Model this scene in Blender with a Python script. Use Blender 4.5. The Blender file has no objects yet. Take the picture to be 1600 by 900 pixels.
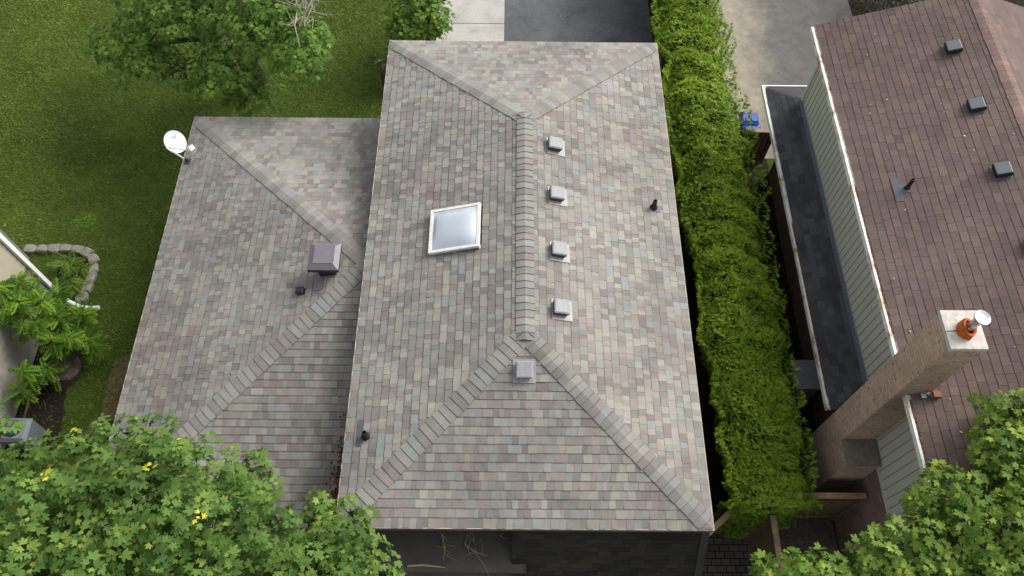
import bpy, bmesh, math, random
import numpy as np
from mathutils import Vector, Matrix

random.seed(7)
rng = np.random.default_rng(11)
scene = bpy.context.scene
COL = scene.collection
R = math.radians

# ------------------------------------------------------------------ camera, sky, sun, exposure
def make_camera():
    pit, yaw, roll = 1.06072575, -0.0109048960, 0.0182559453
    cp, sp, c, s = math.cos(pit), math.sin(pit), math.cos(yaw), math.sin(yaw)
    fw = Vector((-s * cp, c * cp, -sp)); rt = Vector((c, s, 0)); up = rt.cross(fw)
    r2 = rt * math.cos(roll) + up * math.sin(roll); u2 = -rt * math.sin(roll) + up * math.cos(roll)
    cam = bpy.data.cameras.new('camera'); o = bpy.data.objects.new('camera', cam); COL.objects.link(o)
    m = Matrix((r2, u2, -fw)).transposed().to_4x4(); m.translation = Vector((-0.3094, -2.8305, 17.1102))
    o.matrix_world = m
    cam.sensor_width = 36; cam.lens = 1226.43 / 1600 * 36; cam.clip_start = 0.1; cam.clip_end = 2000
    scene.camera = o
make_camera()

SUN = Vector((0.62, 0.42, 0.66)).normalized()
w = bpy.data.worlds.new("World"); scene.world = w; w.use_nodes = True
nt = w.node_tree; bg = nt.nodes['Background']
sky = nt.nodes.new('ShaderNodeTexSky'); sky.sky_type = 'NISHITA'; sky.sun_disc = False
sky.sun_elevation = math.asin(SUN.z); sky.sun_rotation = math.atan2(SUN.x, SUN.y)
sky.dust_density = 4.0; sky.air_density = 1.0; sky.ozone_density = 1.0
hs = nt.nodes.new('ShaderNodeHueSaturation'); hs.inputs['Saturation'].default_value = 0.22   # overcast: the cloud layer greys the sky
nt.links.new(sky.outputs[0], hs.inputs['Color']); nt.links.new(hs.outputs[0], bg.inputs['Color'])
bg.inputs['Strength'].default_value = 0.15
sl = bpy.data.lights.new('sun', 'SUN'); sl.energy = 1.3; sl.angle = R(32); sl.color = (1.0, 0.965, 0.91)
so = bpy.data.objects.new('sun', sl); COL.objects.link(so); so.location = (20, 14, 40)
so.rotation_euler = SUN.to_track_quat('Z', 'Y').to_euler()
scene.view_settings.view_transform = 'Standard'; scene.view_settings.look = 'None'
scene.view_settings.exposure = 0.76; scene.view_settings.gamma = 1.0
scene.view_settings.use_curve_mapping = False
scene.cycles.max_bounces = 6; scene.cycles.transparent_max_bounces = 8

# ------------------------------------------------------------------ materials
def lin(r, g, b):
    f = lambda v: (v / 255 / 12.92) if v / 255 <= 0.04045 else ((v / 255 + 0.055) / 1.055) ** 2.4
    return (f(r), f(g), f(b))

class N:
    """small node helper"""
    def __init__(s, name, rough=0.85, spec=0.3):
        s.m = bpy.data.materials.new(name); s.m.use_nodes = True
        s.t = s.m.node_tree; s.b = s.t.nodes['Principled BSDF']; s.out = s.t.nodes['Material Output']
        s.b.inputs['Roughness'].default_value = rough
        s.b.inputs['Specular IOR Level'].default_value = spec
    def new(s, t, **k):
        n = s.t.nodes.new(t)
        for a, v in k.items(): setattr(n, a, v)
        return n
    def link(s, a, b): s.t.links.new(a, b)
    def coord(s, kind='Object'):
        return s.new('ShaderNodeTexCoord').outputs[kind]
    def noise(s, scale, detail=4, rough=0.6, vec=None, mscale=None, dist=0):
        n = s.new('ShaderNodeTexNoise'); n.inputs['Scale'].default_value = scale
        n.inputs['Detail'].default_value = detail; n.inputs['Roughness'].default_value = rough
        n.inputs['Distortion'].default_value = dist
        v = vec if vec is not None else s.coord()
        if mscale is not None:
            mp = s.new('ShaderNodeMapping'); mp.inputs['Scale'].default_value = mscale; s.link(v, mp.inputs[0]); v = mp.outputs[0]
        s.link(v, n.inputs['Vector']); return n.outputs['Fac']
    def ramp(s, fac, stops):
        r = s.new('ShaderNodeValToRGB'); e = r.color_ramp.elements
        while len(e) < len(stops): e.new(0.5)
        for el, (p, c) in zip(e, stops):
            el.position = p; el.color = (*c, 1) if len(c) == 3 else c
        s.link(fac, r.inputs[0]); return r.outputs[0]
    def mix(s, fac, a, b, mode='MIX'):
        n = s.new('ShaderNodeMix', data_type='RGBA', blend_type=mode)
        for i, v in ((0, fac), (6, a), (7, b)):
            if hasattr(v, 'is_linked') or hasattr(v, 'links'): s.link(v, n.inputs[i])
            elif i == 0: n.inputs[0].default_value = v
            else: n.inputs[i].default_value = (*v, 1) if len(v) == 3 else v
        return n.outputs[2]
    def bump(s, h, dist=0.01, strength=1.0):
        n = s.new('ShaderNodeBump'); n.inputs['Distance'].default_value = dist; n.inputs['Strength'].default_value = strength
        s.link(h, n.inputs['Height']); s.link(n.outputs[0], s.b.inputs['Normal'])
    def color(s, c):
        if hasattr(c, 'links'): s.link(c, s.b.inputs['Base Color'])
        else: s.b.inputs['Base Color'].default_value = (*c, 1)
    def attr(s, name='col'):
        a = s.new('ShaderNodeAttribute'); a.attribute_name = name; return a.outputs['Color']

def mat_shingle(name, streak=0.0, blotch=(0.80, 1.06)):
    n = N(name, 0.92, 0.25)
    c = n.attr()
    g = n.ramp(n.noise(260, 2, 0.7), [(0.3, (0.72,) * 3), (0.7, (1.22,) * 3)])          # mineral granules
    c = n.mix(1.0, c, g, 'MULTIPLY')
    b = n.ramp(n.noise(0.55, 5, 0.62), [(0.3, (blotch[0],) * 3), (0.62, (blotch[1],) * 3)])   # weathering
    c = n.mix(1.0, c, b, 'MULTIPLY')
    d = n.ramp(n.noise(3.5, 5, 0.7), [(0.3, (0.89, 0.89, 0.90)), (0.7, (1.06, 1.05, 1.04))])
    c = n.mix(1.0, c, d, 'MULTIPLY')
    n.color(c); n.bump(n.noise(180, 2, 0.6), 0.003, 0.5)
    return n.m
M_SH = mat_shingle('weathered shingle', blotch=(0.76, 1.06))
M_BR = mat_shingle('brown shingle', blotch=(0.78, 1.10))
M_CH = mat_shingle('charcoal shingle', blotch=(0.75, 1.1))

def mat_plain(name, c, rough=0.8, var=0.15, scale=6.0, spec=0.3, metal=0.0, bump=0.0):
    n = N(name, rough, spec); n.b.inputs['Metallic'].default_value = metal
    f = n.noise(scale, 5, 0.65)
    lo = tuple(v * (1 - var) for v in c); hi = tuple(min(1, v * (1 + var)) for v in c)
    n.color(n.ramp(f, [(0.3, lo), (0.7, hi)]))
    if bump: n.bump(n.noise(scale * 8, 3), bump, 0.6)
    return n.m
M_DECK = mat_plain('roof deck', (0.035, 0.033, 0.031))
M_FASCIA = mat_plain('fascia', lin(120, 110, 100), 0.6)
M_DRIP = mat_plain('drip edge', lin(172, 162, 150), 0.5, 0.12, 3)
M_GALV = mat_plain('galvanised sheet', lin(140, 140, 142), 0.6, 0.16, 14, 0.4, 0.0)
M_GALVD = mat_plain('galvanised louvre', lin(66, 65, 65), 0.6, 0.15, 20)  # dark copy of the sheet; on the vents it paints the sides' shade
M_FLANGE = mat_plain('vent flange', lin(146, 142, 140), 0.5, 0.12, 12, 0.5)
M_BLKHOOD = mat_plain('black hood', (0.012, 0.012, 0.013), 0.45, 0.2, 10, 0.5)
M_HOODTOP = mat_plain('dark hood top', lin(88, 92, 97), 0.4, 0.15, 18, 0.5)
M_RUBBER = mat_plain('black rubber', (0.014, 0.015, 0.017), 0.5, 0.2, 20)
M_FLASH = mat_plain('slate flashing', lin(84, 88, 96), 0.55, 0.15, 10)
M_PURPLE = mat_plain('purple brown cap', lin(104, 98, 104), 0.45, 0.1, 9, 0.4)
M_PURPLED = mat_plain('purple brown skirt', lin(50, 44, 48), 0.5, 0.1, 9, 0.4)
M_WHITE = mat_plain('white enamel', (0.72, 0.72, 0.70), 0.45, 0.06, 7)
M_SKYF = mat_plain('skylight frame', (0.66, 0.63, 0.60), 0.45, 0.14, 9)
M_SHAFT = mat_plain('skylight shaft', (0.58, 0.62, 0.66), 0.6, 0.05, 4)
M_DISH = mat_plain('dish grey', (0.56, 0.59, 0.61), 0.4, 0.05, 4, 0.4)
M_MARK = mat_plain('dish mark', (0.38, 0.42, 0.44), 0.5, 0.1)
M_DARKWALL = mat_plain('dark wall', (0.035, 0.032, 0.03), 0.8, 0.2, 5)
M_SIDING = mat_plain('grey green siding', lin(186, 186, 171), 0.55, 0.05, 2.5, 0.35)
M_BEIGE = mat_plain('beige siding', lin(160, 153, 136), 0.6, 0.05, 2.5)
M_PARGE = mat_plain('parged foundation', lin(140, 137, 128), 0.9, 0.22, 5, 0.2, bump=0.01)
M_SLATEMET = mat_plain('blue grey flashing', lin(74, 80, 92), 0.5, 0.08, 6)
M_CONCAP = mat_plain('concrete cap', lin(186, 180, 172), 0.85, 0.22, 12, 0.2)
M_CLAY = mat_plain('clay flue', lin(168, 84, 34), 0.8, 0.3, 16)
M_STEEL = mat_plain('steel flue', lin(185, 186, 188), 0.3, 0.12, 8, 0.5, 0.8)
M_WOOD = None
M_BLUE = mat_plain('blue plastic', lin(24, 62, 146), 0.35, 0.1, 6, 0.5)
M_BINGREY = mat_plain('grey plastic', lin(104, 112, 118), 0.45, 0.1, 6, 0.45)
M_BINLID = mat_plain('grey plastic lid', lin(62, 72, 78), 0.4, 0.1, 6, 0.45)
M_BARK = mat_plain('bark', (0.085, 0.07, 0.055), 0.9, 0.35, 9, 0.1, bump=0.02)
M_PALEBARK = mat_plain('dead grey twig', lin(150, 142, 132), 0.9, 0.25, 14, 0.1)
M_DRYTWIG = mat_plain('dry straw twig', lin(150, 138, 112), 0.9, 0.3, 20, 0.1)
M_STONE = mat_plain('edging stone', lin(134, 129, 121), 0.92, 0.32, 9, 0.15, bump=0.02)
M_ROCK = mat_plain('dark field stone', lin(88, 78, 74), 0.92, 0.4, 4, 0.15, bump=0.04)
M_AWN = mat_plain('dull grey sheet', lin(76, 73, 69), 0.65, 0.18, 3, 0.3)
M_AC = mat_plain('grey condenser', lin(150, 155, 160), 0.5, 0.08, 4, 0.4)

def mat_wood(name, c):
    n = N(name, 0.85, 0.2)
    f = n.noise(7, 6, 0.7, mscale=(1.2, 1.2, 8))
    g = n.noise(2.2, 4, 0.6)
    a = n.ramp(f, [(0.3, tuple(v * 0.6 for v in c)), (0.7, tuple(v * 1.3 for v in c))])
    n.color(n.mix(1.0, a, n.ramp(g, [(0.3, (0.75,) * 3), (0.7, (1.15, 1.08, 1.0))]), 'MULTIPLY'))
    return n.m
M_WOOD = mat_wood('weathered cedar board', lin(102, 87, 67))
M_WOODG = mat_wood('greyed rail', lin(158, 138, 110))

def mat_brick(name, c1, c2, mortar, sx=0.21, sy=0.075, spots=0.0):
    n = N(name, 0.9, 0.2)
    uv = n.coord('UV'); b = n.new('ShaderNodeTexBrick')
    b.inputs['Scale'].default_value = 1.0; b.inputs['Brick Width'].default_value = sx; b.inputs['Row Height'].default_value = sy
    b.inputs['Mortar Size'].default_value = 0.010; b.inputs['Mortar Smooth'].default_value = 0.3; b.inputs['Bias'].default_value = -0.1
    b.inputs['Color1'].default_value = (*c1, 1); b.inputs['Color2'].default_value = (*c2, 1); b.inputs['Mortar'].default_value = (*mortar, 1)
    n.link(uv, b.inputs['Vector'])
    c = n.mix(1.0, b.outputs['Color'], n.ramp(n.noise(1.4, 5, 0.65), [(0.3, (0.78,) * 3), (0.7, (1.12,) * 3)]), 'MULTIPLY')
    if spots:      # dark iron-spot headers here and there
        v = n.new('ShaderNodeTexVoronoi'); v.inputs['Scale'].default_value = 8.5; n.link(uv, v.inputs['Vector'])
        c = n.mix(1.0, c, n.ramp(v.outputs['Distance'], [(0.16, (spots,) * 3), (0.26, (1, 1, 1))]), 'MULTIPLY')
    n.color(c); n.bump(b.outputs['Fac'], 0.006, -0.5)
    return n.m
M_CHIM = mat_brick('chimney brick', lin(190, 163, 142), lin(172, 147, 128), lin(156, 138, 123), spots=0.55)
M_BRWALL = mat_brick('brown wall brick', lin(134, 108, 96), lin(114, 94, 86), lin(126, 112, 104), spots=0.6)
M_DKBRICK = mat_brick('house brick', lin(96, 82, 72), lin(76, 66, 60), lin(100, 94, 88))
M_PAVER = mat_brick('paver', lin(98, 89, 86), lin(80, 73, 71), (0.008, 0.008, 0.008), 0.2, 0.14)

def mat_leaf(name, trans=0.3, rough=0.5):
    n = N(name, rough, 0.16)
    c = n.attr()
    n.color(c)
    tr = n.new('ShaderNodeBsdfTranslucent'); n.link(n.mix(1.0, c, (1.25, 1.2, 0.55), 'MULTIPLY'), tr.inputs['Color'])
    ms = n.new('ShaderNodeMixShader'); ms.inputs[0].default_value = trans
    n.link(n.b.outputs[0], ms.inputs[1]); n.link(tr.outputs[0], ms.inputs[2]); n.link(ms.outputs[0], n.out.inputs['Surface'])
    return n.m
M_LEAF = mat_leaf('broad leaf', 0.20, 0.55)
M_CEDAR = mat_leaf('cedar spray', 0.2, 0.6)
M_GRASS = mat_leaf('grass blade', 0.2, 0.6)

def mat_glass():
    n = N('acrylic dome', 0.05)
    tr = n.new('ShaderNodeBsdfTransparent'); tr.inputs['Color'].default_value = (0.80, 0.86, 0.90, 1)
    gl = n.new('ShaderNodeBsdfGlossy'); gl.inputs['Roughness'].default_value = 0.06; gl.inputs['Color'].default_value = (1, 1, 1, 1)
    fr = n.new('ShaderNodeFresnel'); fr.inputs['IOR'].default_value = 2.6
    df = n.new('ShaderNodeBsdfDiffuse'); df.inputs['Color'].default_value = (0.66, 0.74, 0.82, 1)
    m0 = n.new('ShaderNodeMixShader'); m0.inputs[0].default_value = 0.6
    n.link(tr.outputs[0], m0.inputs[1]); n.link(df.outputs[0], m0.inputs[2])
    m1 = n.new('ShaderNodeMixShader'); n.link(fr.outputs[0], m1.inputs[0]); n.link(m0.outputs[0], m1.inputs[1]); n.link(gl.outputs[0], m1.inputs[2])
    n.link(m1.outputs[0], n.out.inputs['Surface'])
    return n.m
M_GLASS = mat_glass()

def mat_gutter():
    n = N('white gutter with rust and grit', 0.5)
    f = n.noise(2.2, 6, 0.7, mscale=(1, 1, 1))
    n.color(n.ramp(f, [(0.47, (0.74, 0.73, 0.70)), (0.56, (0.52, 0.44, 0.36)), (0.64, (0.20, 0.11, 0.065))])); return n.m
M_GUT = mat_gutter()
def mat_debris():
    n = N('gutter leaf litter', 0.95, 0.1)
    n.color(n.ramp(n.noise(28, 5, 0.75), [(0.3, (0.03, 0.016, 0.01)), (0.5, (0.13, 0.055, 0.028)), (0.72, (0.30, 0.22, 0.15))]))
    n.bump(n.noise(40, 3), 0.02); return n.m
M_DEBRIS = mat_debris()

def mat_ground():
    n = N('lawn soil', 0.95, 0.1)
    a = n.ramp(n.noise(14, 6, 0.75), [(0.3, (0.030, 0.048, 0.009)), (0.5, (0.056, 0.094, 0.016)), (0.75, (0.095, 0.14, 0.024))])
    b = n.ramp(n.noise(0.5, 5, 0.6), [(0.32, (0.70, 0.74, 0.7)), (0.7, (1.25, 1.2, 1.0))])
    n.color(n.mix(1.0, a, b, 'MULTIPLY')); n.bump(n.noise(60, 3), 0.03); return n.m
M_GROUND = mat_ground()
def mat_soil(name, d, l):
    n = N(name, 0.97, 0.08)
    n.color(n.ramp(n.noise(9, 7, 0.75), [(0.3, d), (0.7, l)])); n.bump(n.noise(35, 4), 0.03); return n.m
M_SOIL = mat_soil('dark garden soil', (0.010, 0.008, 0.006), (0.042, 0.030, 0.023))
M_BARE = mat_soil('bare tan earth', (0.05, 0.045, 0.02), (0.20, 0.16, 0.085))
def mat_walk():
    n = N('pale concrete', 0.9, 0.2)
    a = n.ramp(n.noise(22, 6, 0.7), [(0.3, lin(160, 157, 150)), (0.7, lin(184, 182, 176))])
    st = n.ramp(n.noise(0.9, 4, 0.55), [(0.30, (0.72, 0.72, 0.73)), (0.50, (1.0, 1.0, 1.0))])
    n.color(n.mix(1.0, a, st, 'MULTIPLY')); return n.m
M_WALK = mat_walk()
def mat_asphalt():
    n = N('asphalt', 0.8, 0.35)
    a = n.ramp(n.noise(90, 4, 0.75), [(0.3, (0.072, 0.075, 0.083)), (0.72, (0.135, 0.138, 0.148))])
    b = n.ramp(n.noise(0.9, 6, 0.7, dist=0.6), [(0.3, (0.62,) * 3), (0.7, (1.3, 1.29, 1.26))])
    v = n.new('ShaderNodeTexVoronoi'); v.inputs['Scale'].default_value = 3.2; n.link(n.coord(), v.inputs['Vector'])
    sp = n.ramp(v.outputs['Distance'], [(0.030, (1, 1, 1)), (0.05, (0, 0, 0))])
    c = n.mix(1.0, a, b, 'MULTIPLY')
    wv = n.new('ShaderNodeVectorMath', operation='ADD'); n.link(n.coord(), wv.inputs[0])
    nz = n.new('ShaderNodeTexNoise'); nz.inputs['Scale'].default_value = 1.6; nz.inputs['Detail'].default_value = 5; n.link(n.coord(), nz.inputs['Vector']); n.link(nz.outputs['Color'], wv.inputs[1])
    cr = n.new('ShaderNodeTexVoronoi', feature='DISTANCE_TO_EDGE'); cr.inputs['Scale'].default_value = 0.42; n.link(wv.outputs[0], cr.inputs['Vector'])
    c = n.mix(1.0, c, n.ramp(cr.outputs['Distance'], [(0.002, (0.70,) * 3), (0.006, (1, 1, 1))]), 'MULTIPLY')
    n.color(n.mix(sp, c, (0.16, 0.15, 0.13))); n.bump(n.noise(140, 2), 0.006); return n.m
M_ASPH = mat_asphalt()
def mat_drive():
    n = N('stained concrete drive', 0.9, 0.25)
    sep = n.new('ShaderNodeSeparateXYZ'); n.link(n.coord(), sep.inputs[0])
    nz = n.noise(0.7, 6, 0.65)
    ad = n.new('ShaderNodeMath', operation='MULTIPLY_ADD'); n.link(nz, ad.inputs[0]); ad.inputs[1].default_value = 2.6; n.link(sep.outputs['X'], ad.inputs[2])
    mr = n.new('ShaderNodeMapRange'); n.link(ad.outputs[0], mr.inputs[0]); mr.inputs[1].default_value = 7.6; mr.inputs[2].default_value = 12.5
    c = n.ramp(mr.outputs[0], [(0.05, lin(146, 139, 124)), (0.30, lin(98, 96, 92)), (0.7, lin(86, 85, 83)), (0.95, lin(108, 103, 97))])
    d = n.ramp(n.noise(3, 7, 0.75), [(0.28, (0.70,) * 3), (0.72, (1.22,) * 3)])
    n.color(n.mix(1.0, c, d, 'MULTIPLY')); return n.m
M_DRIVE = mat_drive()

# ------------------------------------------------------------------ mesh helpers
class MB:
    """collects polygons (with a colour each and box-projected UVs) and links them as ONE mesh object"""
    def __init__(s): s.v = []; s.f = []; s.c = []; s.mi = []; s.any = False
    def poly(s, pts, col=(1, 1, 1), mi=0):
        k = len(s.v); s.v.extend([tuple(p) for p in pts]); s.f.append(list(range(k, k + len(pts)))); s.c.append(col); s.mi.append(mi)
    def box(s, lo, hi, col=(1, 1, 1), mi=0, mat=None, skip=()):
        (x0, y0, z0), (x1, y1, z1) = lo, hi
        P = [Vector(p) for p in ((x0, y0, z0), (x1, y0, z0), (x1, y1, z0), (x0, y1, z0), (x0, y0, z1), (x1, y0, z1), (x1, y1, z1), (x0, y1, z1))]
        if mat is not None: P = [mat @ p for p in P]
        for i, q in enumerate(((0, 3, 2, 1), (4, 5, 6, 7), (0, 1, 5, 4), (1, 2, 6, 5), (2, 3, 7, 6), (3, 0, 4, 7))):
            if i not in skip: s.poly([P[j] for j in q], col, mi)
    def frustum(s, lo, hi, z0, z1, inset, mat=None, mi=0):
        (x0, y0), (x1, y1) = lo, hi; i = inset
        P = [Vector(p) for p in ((x0, y0, z0), (x1, y0, z0), (x1, y1, z0), (x0, y1, z0), (x0 + i, y0 + i, z1), (x1 - i, y0 + i, z1), (x1 - i, y1 - i, z1), (x0 + i, y1 - i, z1))]
        if mat is not None: P = [mat @ p for p in P]
        for q in ((0, 3, 2, 1), (4, 5, 6, 7), (0, 1, 5, 4), (1, 2, 6, 5), (2, 3, 7, 6), (3, 0, 4, 7)): s.poly([P[j] for j in q], (1, 1, 1), mi)
    def tube(s, pts, rad, n=8, col=(1, 1, 1), mi=0, cap=True):
        pts = [Vector(p) for p in pts]
        rad = list(rad) if hasattr(rad, '__len__') else [rad] * len(pts)
        rings = []
        for i, p in enumerate(pts):
            d = (pts[min(i + 1, len(pts) - 1)] - pts[max(i - 1, 0)]).normalized()
            a = d.orthogonal().normalized() if i == 0 else (rings_a - d * rings_a.dot(d)).normalized()
            rings_a = a; b = d.cross(a)
            rings.append([p + (a * math.cos(t) + b * math.sin(t)) * rad[i] for t in [2 * math.pi * k / n for k in range(n)]])
        for i in range(len(rings) - 1):
            for k in range(n):
                s.poly((rings[i][k], rings[i][(k + 1) % n], rings[i + 1][(k + 1) % n], rings[i + 1][k]), col, mi)
        if cap: s.poly(rings[0][::-1], col, mi); s.poly(rings[-1], col, mi)
    def lathe(s, c, axis, prof, n=20, mi=0):
        """prof: (radius, height) pairs along axis from c"""
        axis = Vector(axis).normalized(); a = axis.orthogonal().normalized(); b = axis.cross(a); c = Vector(c)
        rg = [[c + axis * h + (a * math.cos(2 * math.pi * k / n) + b * math.sin(2 * math.pi * k / n)) * r for k in range(n)] for r, h in prof]
        for i in range(len(rg) - 1):
            for k in range(n): s.poly((rg[i][k], rg[i][(k + 1) % n], rg[i + 1][(k + 1) % n], rg[i + 1][k]), (1, 1, 1), mi)
        s.poly(rg[0][::-1], (1, 1, 1), mi); s.poly(rg[-1], (1, 1, 1), mi)
    def build(s, name, mats, parent=None, smooth=False):
        if not isinstance(mats, (list, tuple)): mats = [mats]
        org = Vector(parent['base']) if parent is not None and 'base' in parent else Vector((0, 0, 0))
        p = parent
        me = bpy.data.meshes.new(name)
        me.from_pydata([(v[0] - org[0], v[1] - org[1], v[2] - org[2]) for v in s.v], [], s.f)
        for m in mats: me.materials.append(m)
        me.polygons.foreach_set('material_index', s.mi)
        cnt = np.array([len(f) for f in s.f])
        cc = np.ones((len(s.f), 4), np.float32); cc[:, :3] = np.array(s.c, np.float32).reshape(-1, 3)
        ca = me.color_attributes.new('col', 'FLOAT_COLOR', 'CORNER'); ca.data.foreach_set('color', np.repeat(cc, cnt, axis=0).ravel())
        uvl = me.uv_layers.new(name='UVMap'); V = np.array(s.v, np.float64); uv = np.zeros((cnt.sum(), 2), np.float32); k = 0
        for f in s.f:
            P = V[f]; nrm = np.cross(P[1] - P[0], P[2] - P[0]); ax = int(np.argmax(np.abs(nrm)))
            uv[k:k + len(f)] = P[:, ((1, 2), (0, 2), (0, 1))[ax]]; k += len(f)
        uvl.data.foreach_set('uv', uv.ravel())
        if smooth: me.polygons.foreach_set('use_smooth', [True] * len(s.f))
        me.update()
        if smooth:
            bm = bmesh.new(); bm.from_mesh(me); bmesh.ops.remove_doubles(bm, verts=bm.verts, dist=1e-5); bm.to_mesh(me); bm.free()
        o = bpy.data.objects.new(name, me); COL.objects.link(o)
        if p is not None:
            o.parent = p
            if 'base' in p: o['base'] = p['base']
        return o

def tag(o, label=None, cat=None, group=None, kind=None):
    if label: o['label'] = label
    if cat: o['category'] = cat
    if group: o['group'] = group
    if kind: o['kind'] = kind
    return o
def thing(name, base, label, cat, group=None):
    o = bpy.data.objects.new(name, None); COL.objects.link(o); o.location = base; o['base'] = list(base); o.empty_display_size = 0.2
    return tag(o, label, cat, group)
def copy_tree(o, parent=None):
    c = o.copy(); COL.objects.link(c); c.parent = parent
    for ch in list(o.children): copy_tree(ch, c)
    return c
def structure(mb, name, m): return tag(mb.build(name, m), kind='structure')

def np_mesh(name, V, F, mat, cols, parent=None, base=None, smooth=False):
    """V (n,3); F (m,k) same-size polygons; cols (m,3) per face"""
    org = np.array(parent['base']) if parent is not None and 'base' in parent else (np.array(base) if base is not None else np.zeros(3))
    m, k = F.shape
    me = bpy.data.meshes.new(name)
    me.vertices.add(len(V)); me.vertices.foreach_set('co', (V - org).astype(np.float32).ravel())
    me.loops.add(m * k); me.loops.foreach_set('vertex_index', F.astype(np.int32).ravel())
    me.polygons.add(m); me.polygons.foreach_set('loop_start', np.arange(0, m * k, k, dtype=np.int32))
    me.update(calc_edges=True); me.materials.append(mat)
    cc = np.ones((m, 4), np.float32); cc[:, :3] = cols
    ca = me.color_attributes.new('col', 'FLOAT_COLOR', 'CORNER'); ca.data.foreach_set('color', np.repeat(cc, k, axis=0).ravel())
    me.validate(); me.update()
    o = bpy.data.objects.new(name, me); COL.objects.link(o)
    if parent is not None: o.parent = parent
    elif base is not None: o.location = base
    return o

def wob(x, y, seed=0):
    """smooth pseudo-noise in -1..1"""
    r = np.random.default_rng(seed); v = 0
    for k in range(6):
        a = r.uniform(0, 6.28); f = 0.35 * 1.75 ** k; ph = r.uniform(0, 6.28)
        v = v + np.sin((x * math.cos(a) + y * math.sin(a)) * f * 2 + ph + 1.3 * np.sin((y * math.cos(a) - x * math.sin(a)) * f * 1.3 + ph * 2)) * 0.75 ** k
    return v / 2.6

# ------------------------------------------------------------------ ground, paths
g = MB(); S = 500
g.poly([(-S, -S, 0), (S, -S, 0), (S, S, 0), (-S, S, 0)]); structure(g, 'ground', M_GROUND)

def patch(name, pts, z, m, rough=0.0, n=14):
    """flat sheet with an irregular outline"""
    out = []
    for i, a in enumerate(pts):
        b = pts[(i + 1) % len(pts)]
        for k in range(n if rough else 1):
            t = k / n; p = Vector((a[0] + (b[0] - a[0]) * t, a[1] + (b[1] - a[1]) * t))
            out.append((p.x + random.uniform(-rough, rough), p.y + random.uniform(-rough, rough), z))
    mb = MB(); mb.poly(out); return structure(mb, name, m)
patch('soil', [(2.6, -1), (6.8, -1), (6.8, 11.0), (6.1, 11.4), (6.0, 30), (2.6, 30)], 0.004, M_SOIL)
patch('soil', [(-11.6, 7.55), (-10.85, 7.5), (-10.75, 6.3), (-10.3, 5.2), (-10.45, 4.0), (-10.3, 2.6), (-11.6, 2.0)], 0.004, M_SOIL, 0.07)
patch('gravel_yard', [(4.86, -4), (6.72, -4), (6.72, 1.12), (4.86, 1.12)], 0.008, mat_soil('brown gravel yard', (0.055, 0.042, 0.036), (0.14, 0.11, 0.095)))  # earth and gravel, coloured brighter than the soil for the open sky above
patch('bare_earth', [(-9.55, 4.75), (-9.2, 4.9), (-8.9, 4.2), (-9.2, 3.3), (-9.75, 2.4), (-10.0, 2.5), (-9.6, 3.5)], 0.004, M_BARE, 0.07)
# concrete walk: slabs with grooves between them
wk = MB(); yy = [10.0, 13.05, 16.02, 19.0, 22.0, 26.0]
for a, b in zip(yy, yy[1:]):
    wk.frustum((-2.55, a + 0.008), (-0.485, b - 0.008), 0.004, 0.035, 0.006)
structure(wk, 'concrete_walk', M_WALK)
ad = MB(); ad.poly([(-0.47, 10, 0.012), (4.02, 10, 0.012), (4.02, 40, 0.012), (-0.47, 40, 0.012)]); structure(ad, 'asphalt_driveway', M_ASPH)
dr = MB(); dr.poly([(5.95, 10.9, 0.008), (10.35, 10.9, 0.008), (10.35, 40, 0.008), (5.95, 40, 0.008)]); structure(dr, 'concrete_driveway', M_DRIVE)
patch('soil', [(10.36, 11), (16, 11), (16, 22), (10.36, 22)], 0.004, M_SOIL)
pv = MB(); pv.poly([(-3, -8, 0.008), (4.84, -8, 0.008), (4.84, 0.95, 0.008), (-3, 0.95, 0.008)]); structure(pv, 'paved_patio', M_PAVER)

# ------------------------------------------------------------------ shingled roofs
PAL_SH = [(lin(138, 133, 127), 4), (lin(150, 145, 137), 4), (lin(127, 122, 117), 4), (lin(140, 127, 122), 3), (lin(126, 112, 110), 2.2),
          (lin(136, 140, 139), 2.4), (lin(153, 148, 136), 2), (lin(149, 138, 129), 1.6), (lin(117, 112, 107), 2)]
PAL_CAP = [(lin(133, 128, 123), 5), (lin(140, 136, 129), 3), (lin(125, 120, 115), 3), (lin(134, 123, 119), 1.5), (lin(135, 136, 133), 1.2)]
PAL_BR = [(lin(98, 84, 79), 5), (lin(95, 82, 77), 4), (lin(101, 87, 81), 4), (lin(92, 79, 76), 2.4), (lin(104, 89, 81), 1.4), (lin(97, 83, 80), 3)]
PAL_CH = [(lin(70, 71, 74), 4), (lin(64, 65, 68), 3), (lin(76, 77, 80), 2.5), (lin(60, 60, 62), 1.5)]
PAL_BAY = [(lin(48, 46, 42), 4), (lin(41, 39, 36), 3), (lin(56, 52, 46), 1.5), (lin(46, 39, 37), 1.2)]
TINT = (0.945, 0.985, 0.975)
def pick(pal, k=1.0):
    c = random.choices([p[0] for p in pal], [p[1] for p in pal])[0]; f = k * random.uniform(0.93, 1.07)
    if pal is PAL_SH: c = tuple(q * 0.74 + m_ * 0.26 for q, m_ in zip(c, lin(137, 131, 126)))
    t_ = TINT if pal is PAL_SH or pal is PAL_CAP else (1, 1, 1)
    return tuple(v * f * q for v, q in zip(c, t_))

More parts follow.
